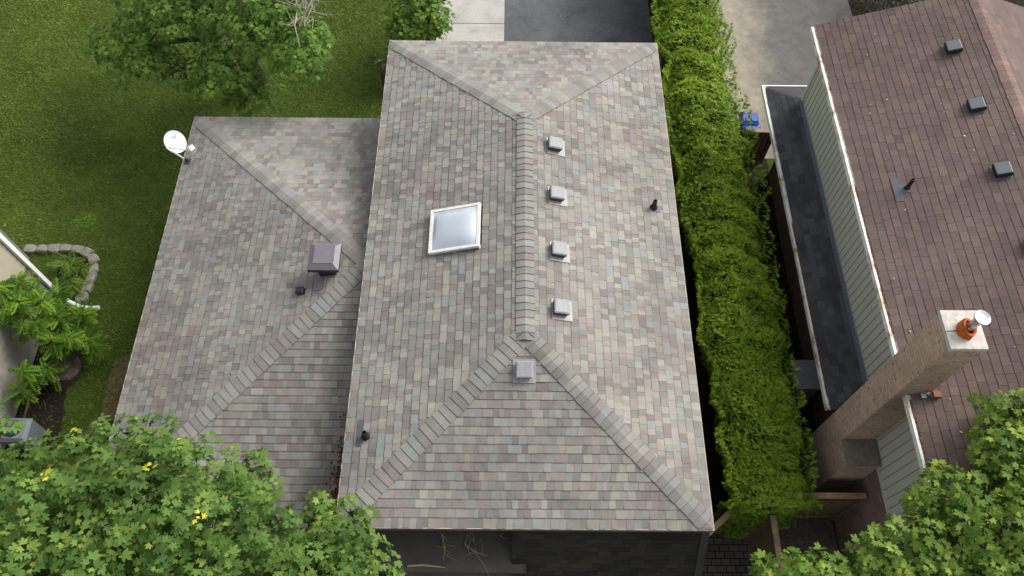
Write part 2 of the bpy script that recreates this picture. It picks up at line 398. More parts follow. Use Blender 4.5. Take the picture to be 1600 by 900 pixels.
def shingles(O, U, Sd, slope, lo, hi, expo, wr, pal, parent, name='shingle_slope', mat=None, thick=(0.005, 0.012), band=0.015, banddark=0.58, gain=1.0,
             skip=None, label=None, twin=0.12, flat=False, slot=0.0):
    O, U, Sd = Vector(O), Vector(U), Vector(Sd); n = U.cross(Sd)
    if n.z < 0: n = -n
    P = lambda u, s, h: O + U * u + Sd * s + n * h
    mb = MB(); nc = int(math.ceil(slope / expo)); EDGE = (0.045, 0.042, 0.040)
    for c in range(nc):
        s0 = c * expo; s1 = min(slope, s0 + expo)
        if c == 0: s0 = -0.018
        a0, b0 = lo(max(s0, 0)), hi(max(s0, 0)); a1, b1 = lo(s1), hi(s1)
        u = min(a0, a1) - random.uniform(0, wr[1]); end = max(b0, b1); hprev = None; col = pick(pal, gain); wavep = random.uniform(0, 6)
        hi_t = random.random() < 0.5
        while u < end:
            wd = random.uniform(*wr); v = u + wd
            if random.random() > twin: col = pick(pal, gain)
            else: col = tuple(q * random.uniform(0.95, 1.05) for q in col)
            hi_t = (not hi_t) if random.random() < 0.8 else hi_t
            h = thick[1] if hi_t else thick[0]
            g0 = u + slot / 2; g1 = v - slot / 2
            u00, u01, u10, u11 = max(g0, a0), min(g1, b0), max(g0, a1), min(g1, b1)
            uc, sc = (u + v) / 2, (s0 + s1) / 2
            ok = (u01 > u00 + 1e-4) or (u11 > u10 + 1e-4)
            if ok and not (skip and skip(uc, sc)):
                if u01 < u00: u00 = u01 = (a0 if u >= 0 and abs(u01 - a0) < abs(u01 - b0) else b0)
                if u11 < u10: u10 = u11 = (a1 if abs(u - a1) < abs(u - b1) else b1)
                js = 0.0035 * math.sin(uc * 1.7 + wavep) + random.uniform(-0.0018, 0.0018) - (0.002 if hi_t else 0)
                sk = random.uniform(-0.003, 0.003)
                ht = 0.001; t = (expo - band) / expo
                um0 = u00 + (u10 - u00) * t; um1 = u01 + (u11 - u01) * t; sm = s0 + (s1 - s0) * t; hm = h + (ht - h) * t
                p00, p01 = P(u00, s0 + js, h), P(u01, s0 + js, h)
                m0, m1 = P(um0 + sk, sm, hm), P(um1 + sk, sm, hm)
                t0, t1 = P(u10 + sk, s1 + 0.004, ht), P(u11 + sk, s1 + 0.004, ht)
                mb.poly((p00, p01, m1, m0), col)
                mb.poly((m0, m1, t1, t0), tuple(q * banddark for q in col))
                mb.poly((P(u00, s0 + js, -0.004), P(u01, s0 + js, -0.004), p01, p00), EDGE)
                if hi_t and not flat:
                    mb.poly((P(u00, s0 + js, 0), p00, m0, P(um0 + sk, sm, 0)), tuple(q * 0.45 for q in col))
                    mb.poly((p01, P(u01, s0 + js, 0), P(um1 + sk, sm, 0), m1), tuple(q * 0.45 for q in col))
            u = v
    o = mb.build(name, mat or M_SH, parent)
    if label: o['label'] = label
    return o

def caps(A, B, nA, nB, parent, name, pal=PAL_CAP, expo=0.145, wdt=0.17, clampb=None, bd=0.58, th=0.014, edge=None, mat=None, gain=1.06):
    """overlapping cap shingles bent over the line A (low) -> B (high) between the planes with normals nA and nB"""
    A, B, nA, nB = Vector(A), Vector(B), Vector(nA).normalized(), Vector(nB).normalized()
    d = (B - A).normalized(); L = (B - A).length; m = (nA + nB).normalized()
    a = nA.cross(d); b = nB.cross(d)
    mid = (A + B) / 2
    if a.dot(nB) > 0: a = -a              # each side runs down into its own slope
    if b.dot(nA) > 0: b = -b
    mb = MB(); k = 0; s = -0.01
    while s < L:
        e = min(s + expo + 0.05, L + 0.03); col = pick(pal, gain); w1 = wdt + random.uniform(-0.006, 0.006); tw = random.uniform(-0.009, 0.009)
        def ring(t, h):
            r = []
            for x in (-1.0, -0.55, -0.16, 0.0, 0.16, 0.55, 1.0):
                sd, nn = (a, nA) if x < 0 else (b, nB)
                q = A + d * (t + tw * x) + (sd * (abs(x) * w1) if x else Vector()) 
                hh = h + 0.010 + 0.006 * (1 - abs(x)); off = (nn * hh if abs(x) > 0.3 else m * (hh - (0.004 if x else 0.006)))
                r.append(q + off)
            return r
        r0, r1 = ring(s, th), ring(e, 0.002)
        base = [A + d * s + ((a if x < 0 else b) * (abs(x) * w1) if x else Vector()) + ((nA if x < 0 else nB) * 0.002) for x in (-1.0, -0.55, -0.16, 0.0, 0.16, 0.55, 1.0)]
        bt = [A + d * e + ((a if x < 0 else b) * (abs(x) * w1) if x else Vector()) + ((nA if x < 0 else nB) * 0.002) for x in (-1.0, 1.0)]
        for i in range(6):
            q = tuple(v * (1 if i not in (2, 3) else 1.03) for v in col)
            tt = (expo - 0.014) / (e - s)
            mm = [r0[j].lerp(r1[j], tt) for j in (i, i + 1)]; m2 = [r0[j].lerp(r1[j], min(1, (expo + 0.006) / (e - s))) for j in (i, i + 1)]
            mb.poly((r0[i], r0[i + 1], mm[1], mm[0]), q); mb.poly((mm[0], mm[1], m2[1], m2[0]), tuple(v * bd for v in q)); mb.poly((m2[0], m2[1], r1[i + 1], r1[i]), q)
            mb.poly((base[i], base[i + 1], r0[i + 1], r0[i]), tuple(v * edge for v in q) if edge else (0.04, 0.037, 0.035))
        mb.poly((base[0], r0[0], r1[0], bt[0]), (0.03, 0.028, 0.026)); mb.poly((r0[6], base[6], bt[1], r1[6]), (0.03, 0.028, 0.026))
        s += expo
    if clampb:
        (cx0, cx1), (cy0, cy1) = clampb
        mb.v = [(min(max(v[0], cx0), cx1), min(max(v[1], cy0), cy1), v[2]) for v in mb.v]
    return mb.build(name, mat or M_SH, parent)

# ------------------------------------------------------------------ the grey house
W, L, E = 3.05, 10.93, 4.1
TA = 0.3006; CA = 1 / math.sqrt(1 + TA * TA); SA = TA * CA; SL = W / CA; H = W * TA
house = thing('grey_shingle_house', (0, 5.4, 0), 'house under a mottled grey and pink hipped shingle roof with white framed skylight', 'house')
bodyw = MB(); bodyw.box((-2.72, 0.35, 0), (2.72, L - 0.35, 3.93)); bodyw.box((-7.5, 0.66, 0), (-2.725, 9.55, 2.42))
bodyw.build('wall', M_DKBRICK, house)
roof = MB()
SKU0, SKU1, SKS0, SKS1 = 4.93, 5.85, 1.36, 2.30          # skylight opening on the left slope (along the eave, up the slope)
def quad_l(u0, u1, s0, s1, lo=None, hi=None):
    f = lambda u, s: (-W + s * CA, u, E + s * SA - 0.006)
    a0, a1 = (lo(s0), lo(s1)) if lo else (u0, u0); b0, b1 = (hi(s0), hi(s1)) if hi else (u1, u1)
    roof.poly((f(a0, s0), f(b0, s0), f(b1, s1), f(a1, s1)))
run = lambda s: s * CA
quad_l(0, 0, 0, SKS0, run, lambda s: L - run(s)); quad_l(0, 0, SKS1, SL, run, lambda s: L - run(s))
quad_l(0, SKU0, SKS0, SKS1, run, None); quad_l(SKU1, 0, SKS0, SKS1, None, lambda s: L - run(s))
e = E - 0.006
roof.poly(((W, 0, e), (W, L, e), (0, L - W, e + H), (0, W, e + H)))
roof.poly(((-W, 0, e), (W, 0, e), (0, W, e + H))); roof.poly(((-W, L, e), (W, L, e), (0, L - W, e + H)))
roof.poly(((-W, 0, E - 0.15), (W, 0, E - 0.15), (W, L, E - 0.15), (-W, L, E - 0.15)))
roof_o = roof.build('roof', M_DECK, house)
nL, nR, nN, nF = (-SA, 0, CA), (SA, 0, CA), (0, -SA, CA), (0, SA, CA)
in_sky = lambda u, s: SKU0 + 0.02 < u < SKU1 - 0.02 and SKS0 + 0.02 < s < SKS1 - 0.02
WR = (0.070, 0.160)
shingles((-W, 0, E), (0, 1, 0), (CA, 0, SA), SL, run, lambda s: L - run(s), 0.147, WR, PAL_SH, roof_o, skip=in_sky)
shingles((W, 0, E), (0, 1, 0), (-CA, 0, SA), SL, run, lambda s: L - run(s), 0.147, WR, PAL_SH, roof_o, gain=1.06)  # right and far slopes get lighter colour as the sunny sides
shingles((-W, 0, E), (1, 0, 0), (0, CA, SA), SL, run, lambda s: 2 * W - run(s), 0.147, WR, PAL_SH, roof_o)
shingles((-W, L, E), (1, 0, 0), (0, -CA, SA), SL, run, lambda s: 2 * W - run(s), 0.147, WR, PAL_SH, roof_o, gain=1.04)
CLM = ((-W - 0.018, W + 0.018), (-0.018, L + 0.018)); pk0, pk1 = (0, W, E + H), (0, L - W, E + H)
caps((-W, 0, E), pk0, nL, nN, roof_o, 'hip_cap', clampb=CLM); caps((W, 0, E), pk0, nR, nN, roof_o, 'hip_cap', clampb=CLM)
caps((-W, L, E), pk1, nL, nF, roof_o, 'hip_cap', clampb=CLM); caps((W, L, E), pk1, nR, nF, roof_o, 'hip_cap', clampb=CLM)
caps((0, W - 0.12, E + H + 0.006), (0, L - W + 0.1, E + H + 0.006), nL, nR, roof_o, 'ridge_cap', wdt=0.165)
fa = MB()
for lo_, hi_ in (((-W - 0.004, -0.022, E - 0.165), (W + 0.004, -0.002, E - 0.010)), ((-W - 0.004, L + 0.002, E - 0.165), (W + 0.004, L + 0.022, E - 0.010)),
                 ((-W - 0.024, -0.022, E - 0.165), (-W - 0.004, L + 0.022, E - 0.010)), ((W + 0.004, -0.022, E - 0.165), (W + 0.024, L + 0.022, E - 0.010))):
    fa.box(lo_, hi_)
fa.build('fascia', M_FASCIA, house)
de = MB()
for lo_, hi_ in (((-W - 0.030, -0.030, E - 0.012), (W + 0.030, 0.0, E - 0.004)), ((-W - 0.030, L, E - 0.012), (W + 0.030, L + 0.030, E - 0.004)),
                 ((-W - 0.034, 0.001, E - 0.012), (-W, L - 0.001, E - 0.004)), ((W, 0.001, E - 0.012), (W + 0.034, L - 0.001, E - 0.004))):
    de.box(lo_, hi_)
de.build('drip_edge', M_DRIP, house)

# lower wing
WX, WY0, WY1, WE = -7.84, 0.32, 9.90, 2.60
HF = (WY1 - WY0) / 2; TW = 0.267; CW = 1 / math.sqrt(1 + TW * TW); SW = TW * CW; WSL = HF / CW; XW = -2.74
runw = lambda s: s * CW
wr_ = MB(); e = WE - 0.006; pw = (WX + HF, WY0 + HF, e + HF * TW); pw2 = (XW, WY0 + HF, e + HF * TW)
wr_.poly(((WX, WY1, e), (WX, WY0, e), pw)); wr_.poly(((WX, WY0, e), (XW, WY0, e), pw2, pw)); wr_.poly(((XW, WY1, e), (WX, WY1, e), pw, pw2))
wr_.poly(((WX, WY0, WE - 0.14), (XW, WY0, WE - 0.14), (XW, WY1, WE - 0.14), (WX, WY1, WE - 0.14)))
wroof = wr_.build('wing_roof', M_DECK, house); wroof['label'] = 'lower side wing hipped roof of the same mottled shingles'
shingles((WX, WY0, WE), (0, 1, 0), (CW, 0, SW), WSL, runw, lambda s: 2 * HF - runw(s), 0.147, WR, PAL_SH, wroof, gain=0.95)  # wing's left and near slopes coloured darker, being turned from the sun
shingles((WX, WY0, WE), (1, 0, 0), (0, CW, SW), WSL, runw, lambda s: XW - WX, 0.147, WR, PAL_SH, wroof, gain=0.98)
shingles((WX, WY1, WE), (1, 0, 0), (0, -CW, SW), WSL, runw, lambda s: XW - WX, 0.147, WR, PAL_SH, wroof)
wl, wn, wf = (-SW, 0, CW), (0, -SW, CW), (0, SW, CW); pk = (WX + HF, WY0 + HF, WE + HF * TW)
caps((WX, WY0, WE), pk, wl, wn, wroof, 'hip_cap', clampb=((WX - 0.018, 0), (WY0 - 0.018, WY1 + 0.018))); caps((WX, WY1, WE), pk, wl, wf, wroof, 'hip_cap', clampb=((WX - 0.018, 0), (WY0 - 0.018, WY1 + 0.018)))
caps((WX + HF, WY0 + HF, WE + HF * TW - 0.004), (XW, WY0 + HF, WE + HF * TW - 0.004), wn, wf, wroof, 'ridge_cap')
fa = MB()
fa.box((WX - 0.024, WY0 - 0.022, WE - 0.15), (WX - 0.004, WY1 + 0.022, WE - 0.008)); fa.box((WX - 0.004, WY0 - 0.022, WE - 0.15), (XW, WY0 - 0.002, WE - 0.008)); fa.box((WX - 0.004, WY1 + 0.002, WE - 0.15), (XW, WY1 + 0.022, WE - 0.008))
fa.build('fascia', M_FASCIA, house)
de = MB()
de.box((WX - 0.034, WY0 - 0.03, WE - 0.012), (WX, WY1 + 0.03, WE - 0.004)); de.box((WX + 0.001, WY0 - 0.03, WE - 0.012), (XW, WY0, WE - 0.004)); de.box((WX + 0.001, WY1, WE - 0.012), (XW, WY1 + 0.03, WE - 0.004))
de.build('drip_edge', M_DRIP, house)

# slope-local frames
def frame(P, xdir, ydir):
    x, y = Vector(xdir).normalized(), Vector(ydir).normalized(); z = x.cross(y)
    m = Matrix((x, y, z)).transposed().to_4x4(); m.translation = Vector(P); return m
def on_right(x, y): return frame((x, y, E + TA * (W - x)), (CA, 0, -SA), (0, 1, 0))
def on_left(x, y): return frame((x, y, E + TA * (W + x)), (CA, 0, SA), (0, 1, 0))
def on_near(x, y): return frame((x, y, E + TA * y), (1, 0, 0), (0, CA, SA))
HB = Matrix.Translation(-Vector(house['base']))

def part_empty_mesh(mb, name, m, parent, matrix):
    """mesh in its own local frame, placed by matrix (world) under the thing"""
    me_o = mb.build(name, m); me_o.parent = parent; me_o.matrix_local = HB @ matrix if parent is house else Matrix.Identity(4)
    return me_o
def roof_vent(matrix, rot=0):
    rz = Matrix.Rotation(rot, 4, 'Z')
    mb = MB()                                      # hood: louvred throat and a shallow tapered lid
    mb.box((-0.125, -0.125, 0.006), (0.125, 0.125, 0.07), mi=1)
    mb.box((-0.135, -0.135, 0.066), (0.135, 0.135, 0.122), mi=1)
    hood = part_empty_mesh(mb, 'roof_vent', [M_GALV, M_GALVD], house, matrix @ rz)
    lid = MB(); lid.box((-0.142, -0.142, 0.118), (0.142, 0.142, 0.136)); lid.frustum((-0.142, -0.142), (0.142, 0.142), 0.1362, 0.152, 0.020)
    part_empty_mesh(lid, 'vent_lid', [M_GALV], hood, None)
    fl = MB(); fl.box((-0.15, -0.215, 0.014), (0.235, 0.19, 0.019))
    fl.box((0.158, -0.205, 0.0185), (0.215, -0.165, 0.022)); fl.box((-0.12, -0.2, 0.0185), (-0.07, -0.16, 0.024))
    part_empty_mesh(fl, 'vent_flange', [M_FLANGE], hood, None)
    return hood
v0 = roof_vent(on_right(0.575, 7.27))
for (x, y) in ((0.585, 6.06), (0.595, 4.81), (0.605, 3.61)):
    v = copy_tree(v0, house); v.matrix_local = HB @ on_right(x, y) @ Matrix.Rotation(R(random.uniform(-2, 2)), 4, 'Z')
v = copy_tree(v0, house); v.matrix_local = HB @ on_near(-0.02, 2.44)
for ch in v.children:
    if ch.name.startswith('vent_flange'): ch.location = (-0.04, 0, 0)

def plumbing_vent(matrix, plate, h):
    up = matrix.to_3x3().inverted() @ Vector((0, 0, 1))
    mb = MB(); mb.lathe((0, 0, 0.0), up, [(0.078, 0), (0.076, 0.04), (0.058, 0.07), (0.046, 0.08), (0.042, h), (0.031, h + 0.002), (0.031, h - 0.06)], 18)
    pipe = part_empty_mesh(mb, 'plumbing_vent_pipe', [M_RUBBER], house, matrix)
    fl = MB(); (x0, y0), (x1, y1) = plate; fl.box((x0, y0, 0.013), (x1, y1, 0.018)); part_empty_mesh(fl, 'flashing_plate', [M_FLASH], pipe, None)
plumbing_vent(on_right(2.585, 6.23), ((-0.03, -0.09), (0.14, 0.07)), 0.24)
plumbing_vent(on_left(-2.70, 1.47), ((-0.17, -0.16), (-0.055, 0.30)), 0.2)

# skylight: curb, white frame, domed acrylic over a pale shaft
sm = frame((-W + SKS0 * CA, SKU0, E + SKS0 * SA), (CA, 0, SA), (0, 1, 0)); sx, sy = SKS1 - SKS0, SKU1 - SKU0
cb = MB()
for lo_, hi_ in (((0, 0, -0.5), (0.03, sy, 0.10)), ((sx - 0.03, 0, -0.5), (sx, sy, 0.10)), ((0.03, 0, -0.5), (sx - 0.03, 0.03, 0.10)), ((0.03, sy - 0.03, -0.5), (sx - 0.03, sy, 0.10)), ((0.03, 0.03, -0.5), (sx - 0.03, sy - 0.03, -0.49))):
    cb.box(lo_, hi_)
cb.box((sx - 0.0, -0.03, -0.01), (sx + 0.03, 0.05, 0.02))
sk = part_empty_mesh(cb, 'skylight', [M_SHAFT], house, sm); sk['label'] = 'white framed domed acrylic skylight'
fr = MB(); t = 0.055; o_ = 0.03
for lo_, hi_ in (((-o_, -o_), (t - o_, sy + o_)), ((sx + o_ - t, -o_), (sx + o_, sy + o_)), ((t - o_, -o_), (sx + o_ - t, t - o_)), ((t - o_, sy + o_ - t), (sx + o_ - t, sy + o_))):
    fr.box((*lo_, 0.045), (*hi_, 0.112))
fr.build('frame', M_SKYF, None); f_o = bpy.context.scene.objects['frame']; f_o.parent = sk
dm = MB(); nn = 14; a0, a1, b0, b1 = t - o_ + 0.001, sx + o_ - t - 0.001, t - o_ + 0.001, sy + o_ - t - 0.001
def dome(i, j):
    u, v = i / nn, j / nn; k = (1 - abs(2 * u - 1) ** 3.2) * (1 - abs(2 * v - 1) ** 3.2)
    return (a0 + (a1 - a0) * u, b0 + (b1 - b0) * v, 0.095 + 0.095 * k)
for i in range(nn):
    for j in range(nn): dm.poly((dome(i, j), dome(i + 1, j), dome(i + 1, j + 1), dome(i, j + 1)))
d_o = dm.build('dome', M_GLASS, None, smooth=True); d_o.parent = sk

# square metal chimney cap and a small exhaust hood on the wing
zb = WE + TW * (-3.87 - WX)
cc = MB(); cc.box((-4.03, 4.93, zb - 0.12), (-3.68, 5.27, zb + 0.42))
cap = cc.build('chimney_flue_box', M_PURPLED, house)
cl = MB(); cl.box((-4.16, 4.80, zb + 0.36), (-3.57, 5.40, zb + 0.455), mi=1); cl.frustum((-4.165, 4.795), (-3.565, 5.405), zb + 0.4555, zb + 0.52, 0.10)
cl.box((-4.055, 4.905, zb + 0.521), (-3.675, 5.295, zb + 0.532)); cl.build('cap_lid', [M_PURPLE, M_PURPLED], cap)
ff = MB(); mw = frame((-4.02, 4.72, WE + TW * (-4.02 - WX)), (CW, 0, SW), (0, 1, 0)); ff.box((-0.11, -0.1, 0.013), (0.08, 0.45, 0.02), mat=mw); ff.build('flashing_plate', M_PURPLE, cap)
mw = frame((-4.37, 4.63, WE + TW * (-4.37 - WX)), (CW, 0, SW), (0, 1, 0))
eh = MB(); eh.box((-0.075, -0.06, 0.01), (0.075, 0.06, 0.10), mat=mw); eh.frustum((-0.09, -0.075), (0.085, 0.08), 0.1005, 0.125, 0.02, mat=mw)
eh.build('exhaust_hood', M_PURPLED, house)

# dark mansard roof of the rear bay below the near eave, grey sheet canopy beside it
MX = 3.08; rb = MB(); y1, z1, y0, z0 = 0.20, 3.90, -0.66, 2.45
rb.poly(((-0.2, y0, z0 - 0.01), (MX, y0, z0 - 0.01), (MX, y1, z1 - 0.01), (-0.2, y1, z1 - 0.01))); rb.poly(((MX, y0, z0 - 0.01), (MX, 0.36, z0 - 0.01), (MX, 0.36, z1 - 0.01), (MX, y1, z1 - 0.01)))
rb.poly(((-0.2, y0, z0 - 0.01), (-0.2, 0.36, z0 - 0.01), (MX, 0.36, z0 - 0.01), (MX, y0, z0 - 0.01)))
bay = rb.build('bay_roof', M_DECK, house); bay['label'] = 'charcoal shingled mansard slope tucked under the near eave'
dl = math.hypot(y1 - y0, z1 - z0); sd = (0, (y1 - y0) / dl, (z1 - z0) / dl)
shingles((-0.2, y0, z0), (1, 0, 0), sd, dl, lambda s: 0, lambda s: MX + 0.2, 0.10, (0.1, 0.3), PAL_BAY, bay, mat=M_CH, thick=(0.004, 0.008))
rk = MB(); rm = frame((MX - 0.10, y0, z0), (1, 0, 0), sd); rk.box((0, -0.02, 0.012), (0.13, dl, 0.03), mat=rm); rk.build('rake_trim', M_DARKWALL, bay)
bw = MB(); bw.box((-2.4, -0.45, 0), (2.85, 0.34, 2.43)); bw.build('bay_wall', M_DKBRICK, house)
ds = MB(); ds.tube([(2.98, -0.70, 2.42), (3.0, -0.72, 2.2), (3.0, -0.70, 0.1)], 0.04, 8); ds.build('downspout', M_WHITE, house)
aw = MB(); aw.box((-3.2, -0.50, 2.90), (0.02, 0.33, 2.94))
for k in range(7): aw.box((-3.2 + 0.46 * k, -0.50, 2.9405), (-3.19 + 0.46 * k, 0.33, 2.943))
canopy = aw.build('canopy', M_AWN, house); canopy['label'] = 'dull dark grey flat sheet canopy'
ed = MB(); ed.box((0.0205, -0.52, 2.88), (0.045, 0.33, 2.955)); ed.box((-3.2, -0.52, 2.88), (0.020, -0.503, 2.95)); ed.build('canopy_edge', M_GALVD, canopy)

# ------------------------------------------------------------------ brown neighbouring house
nb = thing('brown_roof_house', (9.3, 5.4, 0), 'two storey neighbouring house with brown shingle gable roof and brick chimney', 'house')
GX, GE, GT, RX = 6.34, 5.05, 0.325, 9.28; GC = 1 / math.sqrt(1 + GT * GT); GS = GT * GC; GL = (RX - GX) / GC; GY0, GY1 = 0.18, 10.55; RZ = GE + (RX - GX) * GT; FX = 2 * RX - GX
XWALL = 6.73
wl_ = MB(); wl_.box((XWALL + 0.02, 0.45, 0), (FX - 0.4, 10.34, 2.55)); wl_.build('brick_wall', M_BRWALL, nb)
sd_ = MB(); sd_.box((XWALL + 0.004, 0.43, 2.56), (FX - 0.39, 10.36, GE + 0.02))
sd_.poly(((XWALL + 0.004, 0.431, GE), (FX - 0.39, 0.431, GE), (RX, 0.431, RZ - 0.15))); sd_.poly(((XWALL + 0.004, 10.359, GE), (RX, 10.359, RZ - 0.15), (FX - 0.39, 10.359, GE)))
y = 0.52
while y < 10.3:                                    # vertical battens
    sd_.box((XWALL - 0.004, y, 2.57), (XWALL + 0.003, y + 0.013, GE - 0.02), mi=1); y += 0.176
siding = sd_.build('siding_wall', [M_SIDING, mat_plain('siding joint', lin(136, 137, 126), 0.6, 0.06, 3)], nb); siding['label'] = 'grey green vertical board siding'
ct = MB(); ct.box((XWALL - 0.03, 10.31, 2.56), (XWALL + 0.05, 10.385, GE - 0.03)); ct.build('corner_trim', M_SIDING, nb); ct = MB(); ct.box((XWALL - 0.025, 0.45, 2.52), (XWALL + 0.003, 2.0, 2.565)); ct.build('base_trim', M_SIDING, nb)
ro = MB(); e = 0.008
ro.poly(((GX, GY0, GE - e), (GX, GY1, GE - e), (RX, GY1, RZ - e), (RX, GY0, RZ - e))); ro.poly(((FX, GY0, GE - e), (FX, GY1, GE - e), (RX, GY1, RZ - e), (RX, GY0, RZ - e)))
ro.poly(((GX, GY0, GE - 0.16), (GX, GY1, GE - 0.16), (RX, GY1, RZ - 0.16), (RX, GY0, RZ - 0.16))); ro.poly(((FX, GY0, GE - 0.16), (FX, GY1, GE - 0.16), (RX, GY1, RZ - 0.16), (RX, GY0, RZ - 0.16)))
for yy_ in (GY0, GY1):
    ro.poly(((GX, yy_, GE - 0.16), (GX, yy_, GE - e), (RX, yy_, RZ - e), (RX, yy_, RZ - 0.16))); ro.poly(((FX, yy_, GE - 0.16), (FX, yy_, GE - e), (RX, yy_, RZ - e), (RX, yy_, RZ - 0.16)))
nroof = ro.build('roof', M_DECK, nb); nroof['label'] = 'brown asphalt shingle gable roof'
CHX0, CHX1, CHY0, CHY1 = 6.10, 6.62, 1.985, 2.575
notch = lambda u, s: CHY0 - 0.02 < u + GY0 < CHY1 + 0.02 and s * GC + GX < CHX1
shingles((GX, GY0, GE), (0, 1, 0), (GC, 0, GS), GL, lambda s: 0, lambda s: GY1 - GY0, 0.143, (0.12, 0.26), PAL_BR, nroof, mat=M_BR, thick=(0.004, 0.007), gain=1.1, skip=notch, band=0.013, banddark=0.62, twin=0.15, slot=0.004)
shingles((FX, GY0, GE), (0, 1, 0), (-GC, 0, GS), GL, lambda s: 0, lambda s: GY1 - GY0, 0.143, (0.26, 0.34), PAL_BR, nroof, mat=M_BR, thick=(0.005, 0.007), band=0.014, banddark=0.75, twin=0.3, gain=1.3)  # same shingles, colour lightened so this slope looks sunlit
PAL_RC = [(lin(122, 101, 94), 3), (lin(126, 104, 97), 2), (lin(117, 98, 92), 2)]
caps((RX, GY0 - 0.01, RZ), (RX, GY1, RZ), (-GS, 0, GC), (GS, 0, GC), nroof, 'ridge_cap', pal=PAL_RC, mat=M_BR, wdt=0.15, bd=0.95, th=0.006, edge=0.75)

def gutter(y0, y1, x, z, name, parent, full, label=None):
    """open white box gutter along y, lip on the -x side, litter lying in it"""
    mb = MB(); x0, x1 = x - 0.10, x - 0.004
    mb.box((x0, y0, z - 0.11), (x0 + 0.044, y1, z)); mb.box((x1 - 0.012, y0, z - 0.11), (x1, y1, z - 0.006)); mb.box((x0 + 0.0445, y0, z - 0.05), (x1 - 0.0125, y1, z - 0.022))
    mb.box((x0 + 0.0445, y0, z - 0.0215), (x1 - 0.0125, y0 + 0.01, z - 0.002)); mb.box((x0 + 0.0445, y1 - 0.01, z - 0.0215), (x1 - 0.0125, y1, z - 0.002))
    gt = mb.build(name, M_GUT, parent)
    if label: gt['label'] = label
    for (a, b) in full:
        db = MB(); n = max(4, int((b - a) / 0.05)); xs = [x0 + 0.046, (x0 + x1) / 2, x1 - 0.014]
        hz = [[z + 0.004 - random.uniform(0, 0.02) * (1.6 if i in (0, n) else 1) + (0.012 if k == 1 else 0) for k in range(3)] for i in range(n + 1)]
        for i in range(n):
            ya, yb = a + (b - a) * i / n, a + (b - a) * (i + 1) / n
            for k in range(2): db.poly(((xs[k], ya, hz[i][k]), (xs[k + 1], ya, hz[i][k + 1]), (xs[k + 1], yb, hz[i + 1][k + 1]), (xs[k], yb, hz[i + 1][k])))
        db.build('gutter_litter', M_DEBRIS, gt)
    return gt
gutter(2.62, GY1 - 0.05, GX, GE - 0.006, 'gutter', nb, [(3.1, 6.2)], 'white eave gutter, rusty litter in its nearer half')
gutter(0.22, 1.97, GX, GE - 0.006, 'gutter', nb, [(0.3, 1.9)], 'short white gutter full of brown litter')
eb = MB(); eb.box((GX - 0.09, 2.63, GE - 0.2), (GX - 0.02, 2.70, GE - 0.118)); eb.build('gutter_outlet', M_RUBBER, nb)

# dark skirt roof below the siding, wrapping the far corner
sk_r = MB(); KX, KZ, KT = 6.05, 2.60, 0.45; KW = XWALL - KX; KC = 1 / math.sqrt(1 + KT * KT); KS = KT * KC; KY0, KY1 = 2.62, 10.36 + KW
ztop = KZ + KW * KT
sk_r.poly(((KX, KY0, KZ - e), (KX, KY1, KZ - e), (XWALL, KY1 - KW, ztop - e), (XWALL, KY0, ztop - e))); sk_r.poly(((KX, KY1, KZ - e), (12, KY1, KZ - e), (12, KY1 - KW, ztop - e), (XWALL, KY1 - KW, ztop - e)))
sk_r.poly(((KX, KY0, KZ - e), (XWALL, KY0, ztop - e), (XWALL, KY0, KZ - 0.14), (KX, KY0, KZ - 0.14))); sk_r.poly(((KX, KY0, KZ - 0.14), (KX, KY1, KZ - 0.14), (XWALL + 0.02, KY1, KZ - 0.14), (XWALL + 0.02, KY0, KZ - 0.14)))
skirt = sk_r.build('skirt_roof', M_DECK, nb); skirt['label'] = 'narrow charcoal shingle skirt roof under the siding'
shingles((KX, KY0, KZ), (0, 1, 0), (KC, 0, KS), KW / KC, lambda s: 0, lambda s: KY1 - KY0 - s * KC, 0.143, (0.12, 0.3), PAL_CH, skirt, mat=M_CH, thick=(0.003, 0.007), band=0.008, banddark=0.75)
shingles((KX, KY1, KZ), (1, 0, 0), (0, -KC, KS), KW / KC, lambda s: s * KC, lambda s: 5.9, 0.143, (0.12, 0.3), PAL_CH, skirt, mat=M_CH, thick=(0.003, 0.007), band=0.008, banddark=0.75)
fl = MB(); fl.poly(((XWALL - 0.075, KY0 + 0.02, ztop - 0.025), (XWALL - 0.075, 10.38, ztop - 0.025), (XWALL - 0.012, 10.38, ztop + 0.035), (XWALL - 0.012, KY0 + 0.02, ztop + 0.035)))
fl.box((XWALL - 0.020, KY0 + 0.02, ztop + 0.033), (XWALL - 0.006, 10.38, ztop + 0.045), mi=1); fl.build('wall_flashing', [M_SLATEMET, M_FLANGE], skirt)
gutter(KY0 + 0.02, KY1 + 0.06, KX + 0.01, KZ, 'gutter', nb, [(2.9, 7.0)], 'lower white gutter streaked with brown litter')
g2 = MB(); g2.box((KX - 0.09, KY1 + 0.062, KZ - 0.10), (12, KY1 + 0.09, KZ)); g2.box((KX - 0.05, KY1 + 0.004, KZ - 0.1), (12, KY1 + 0.0615, KZ - 0.09)); g2.build('gutter', M_WHITE, nb)

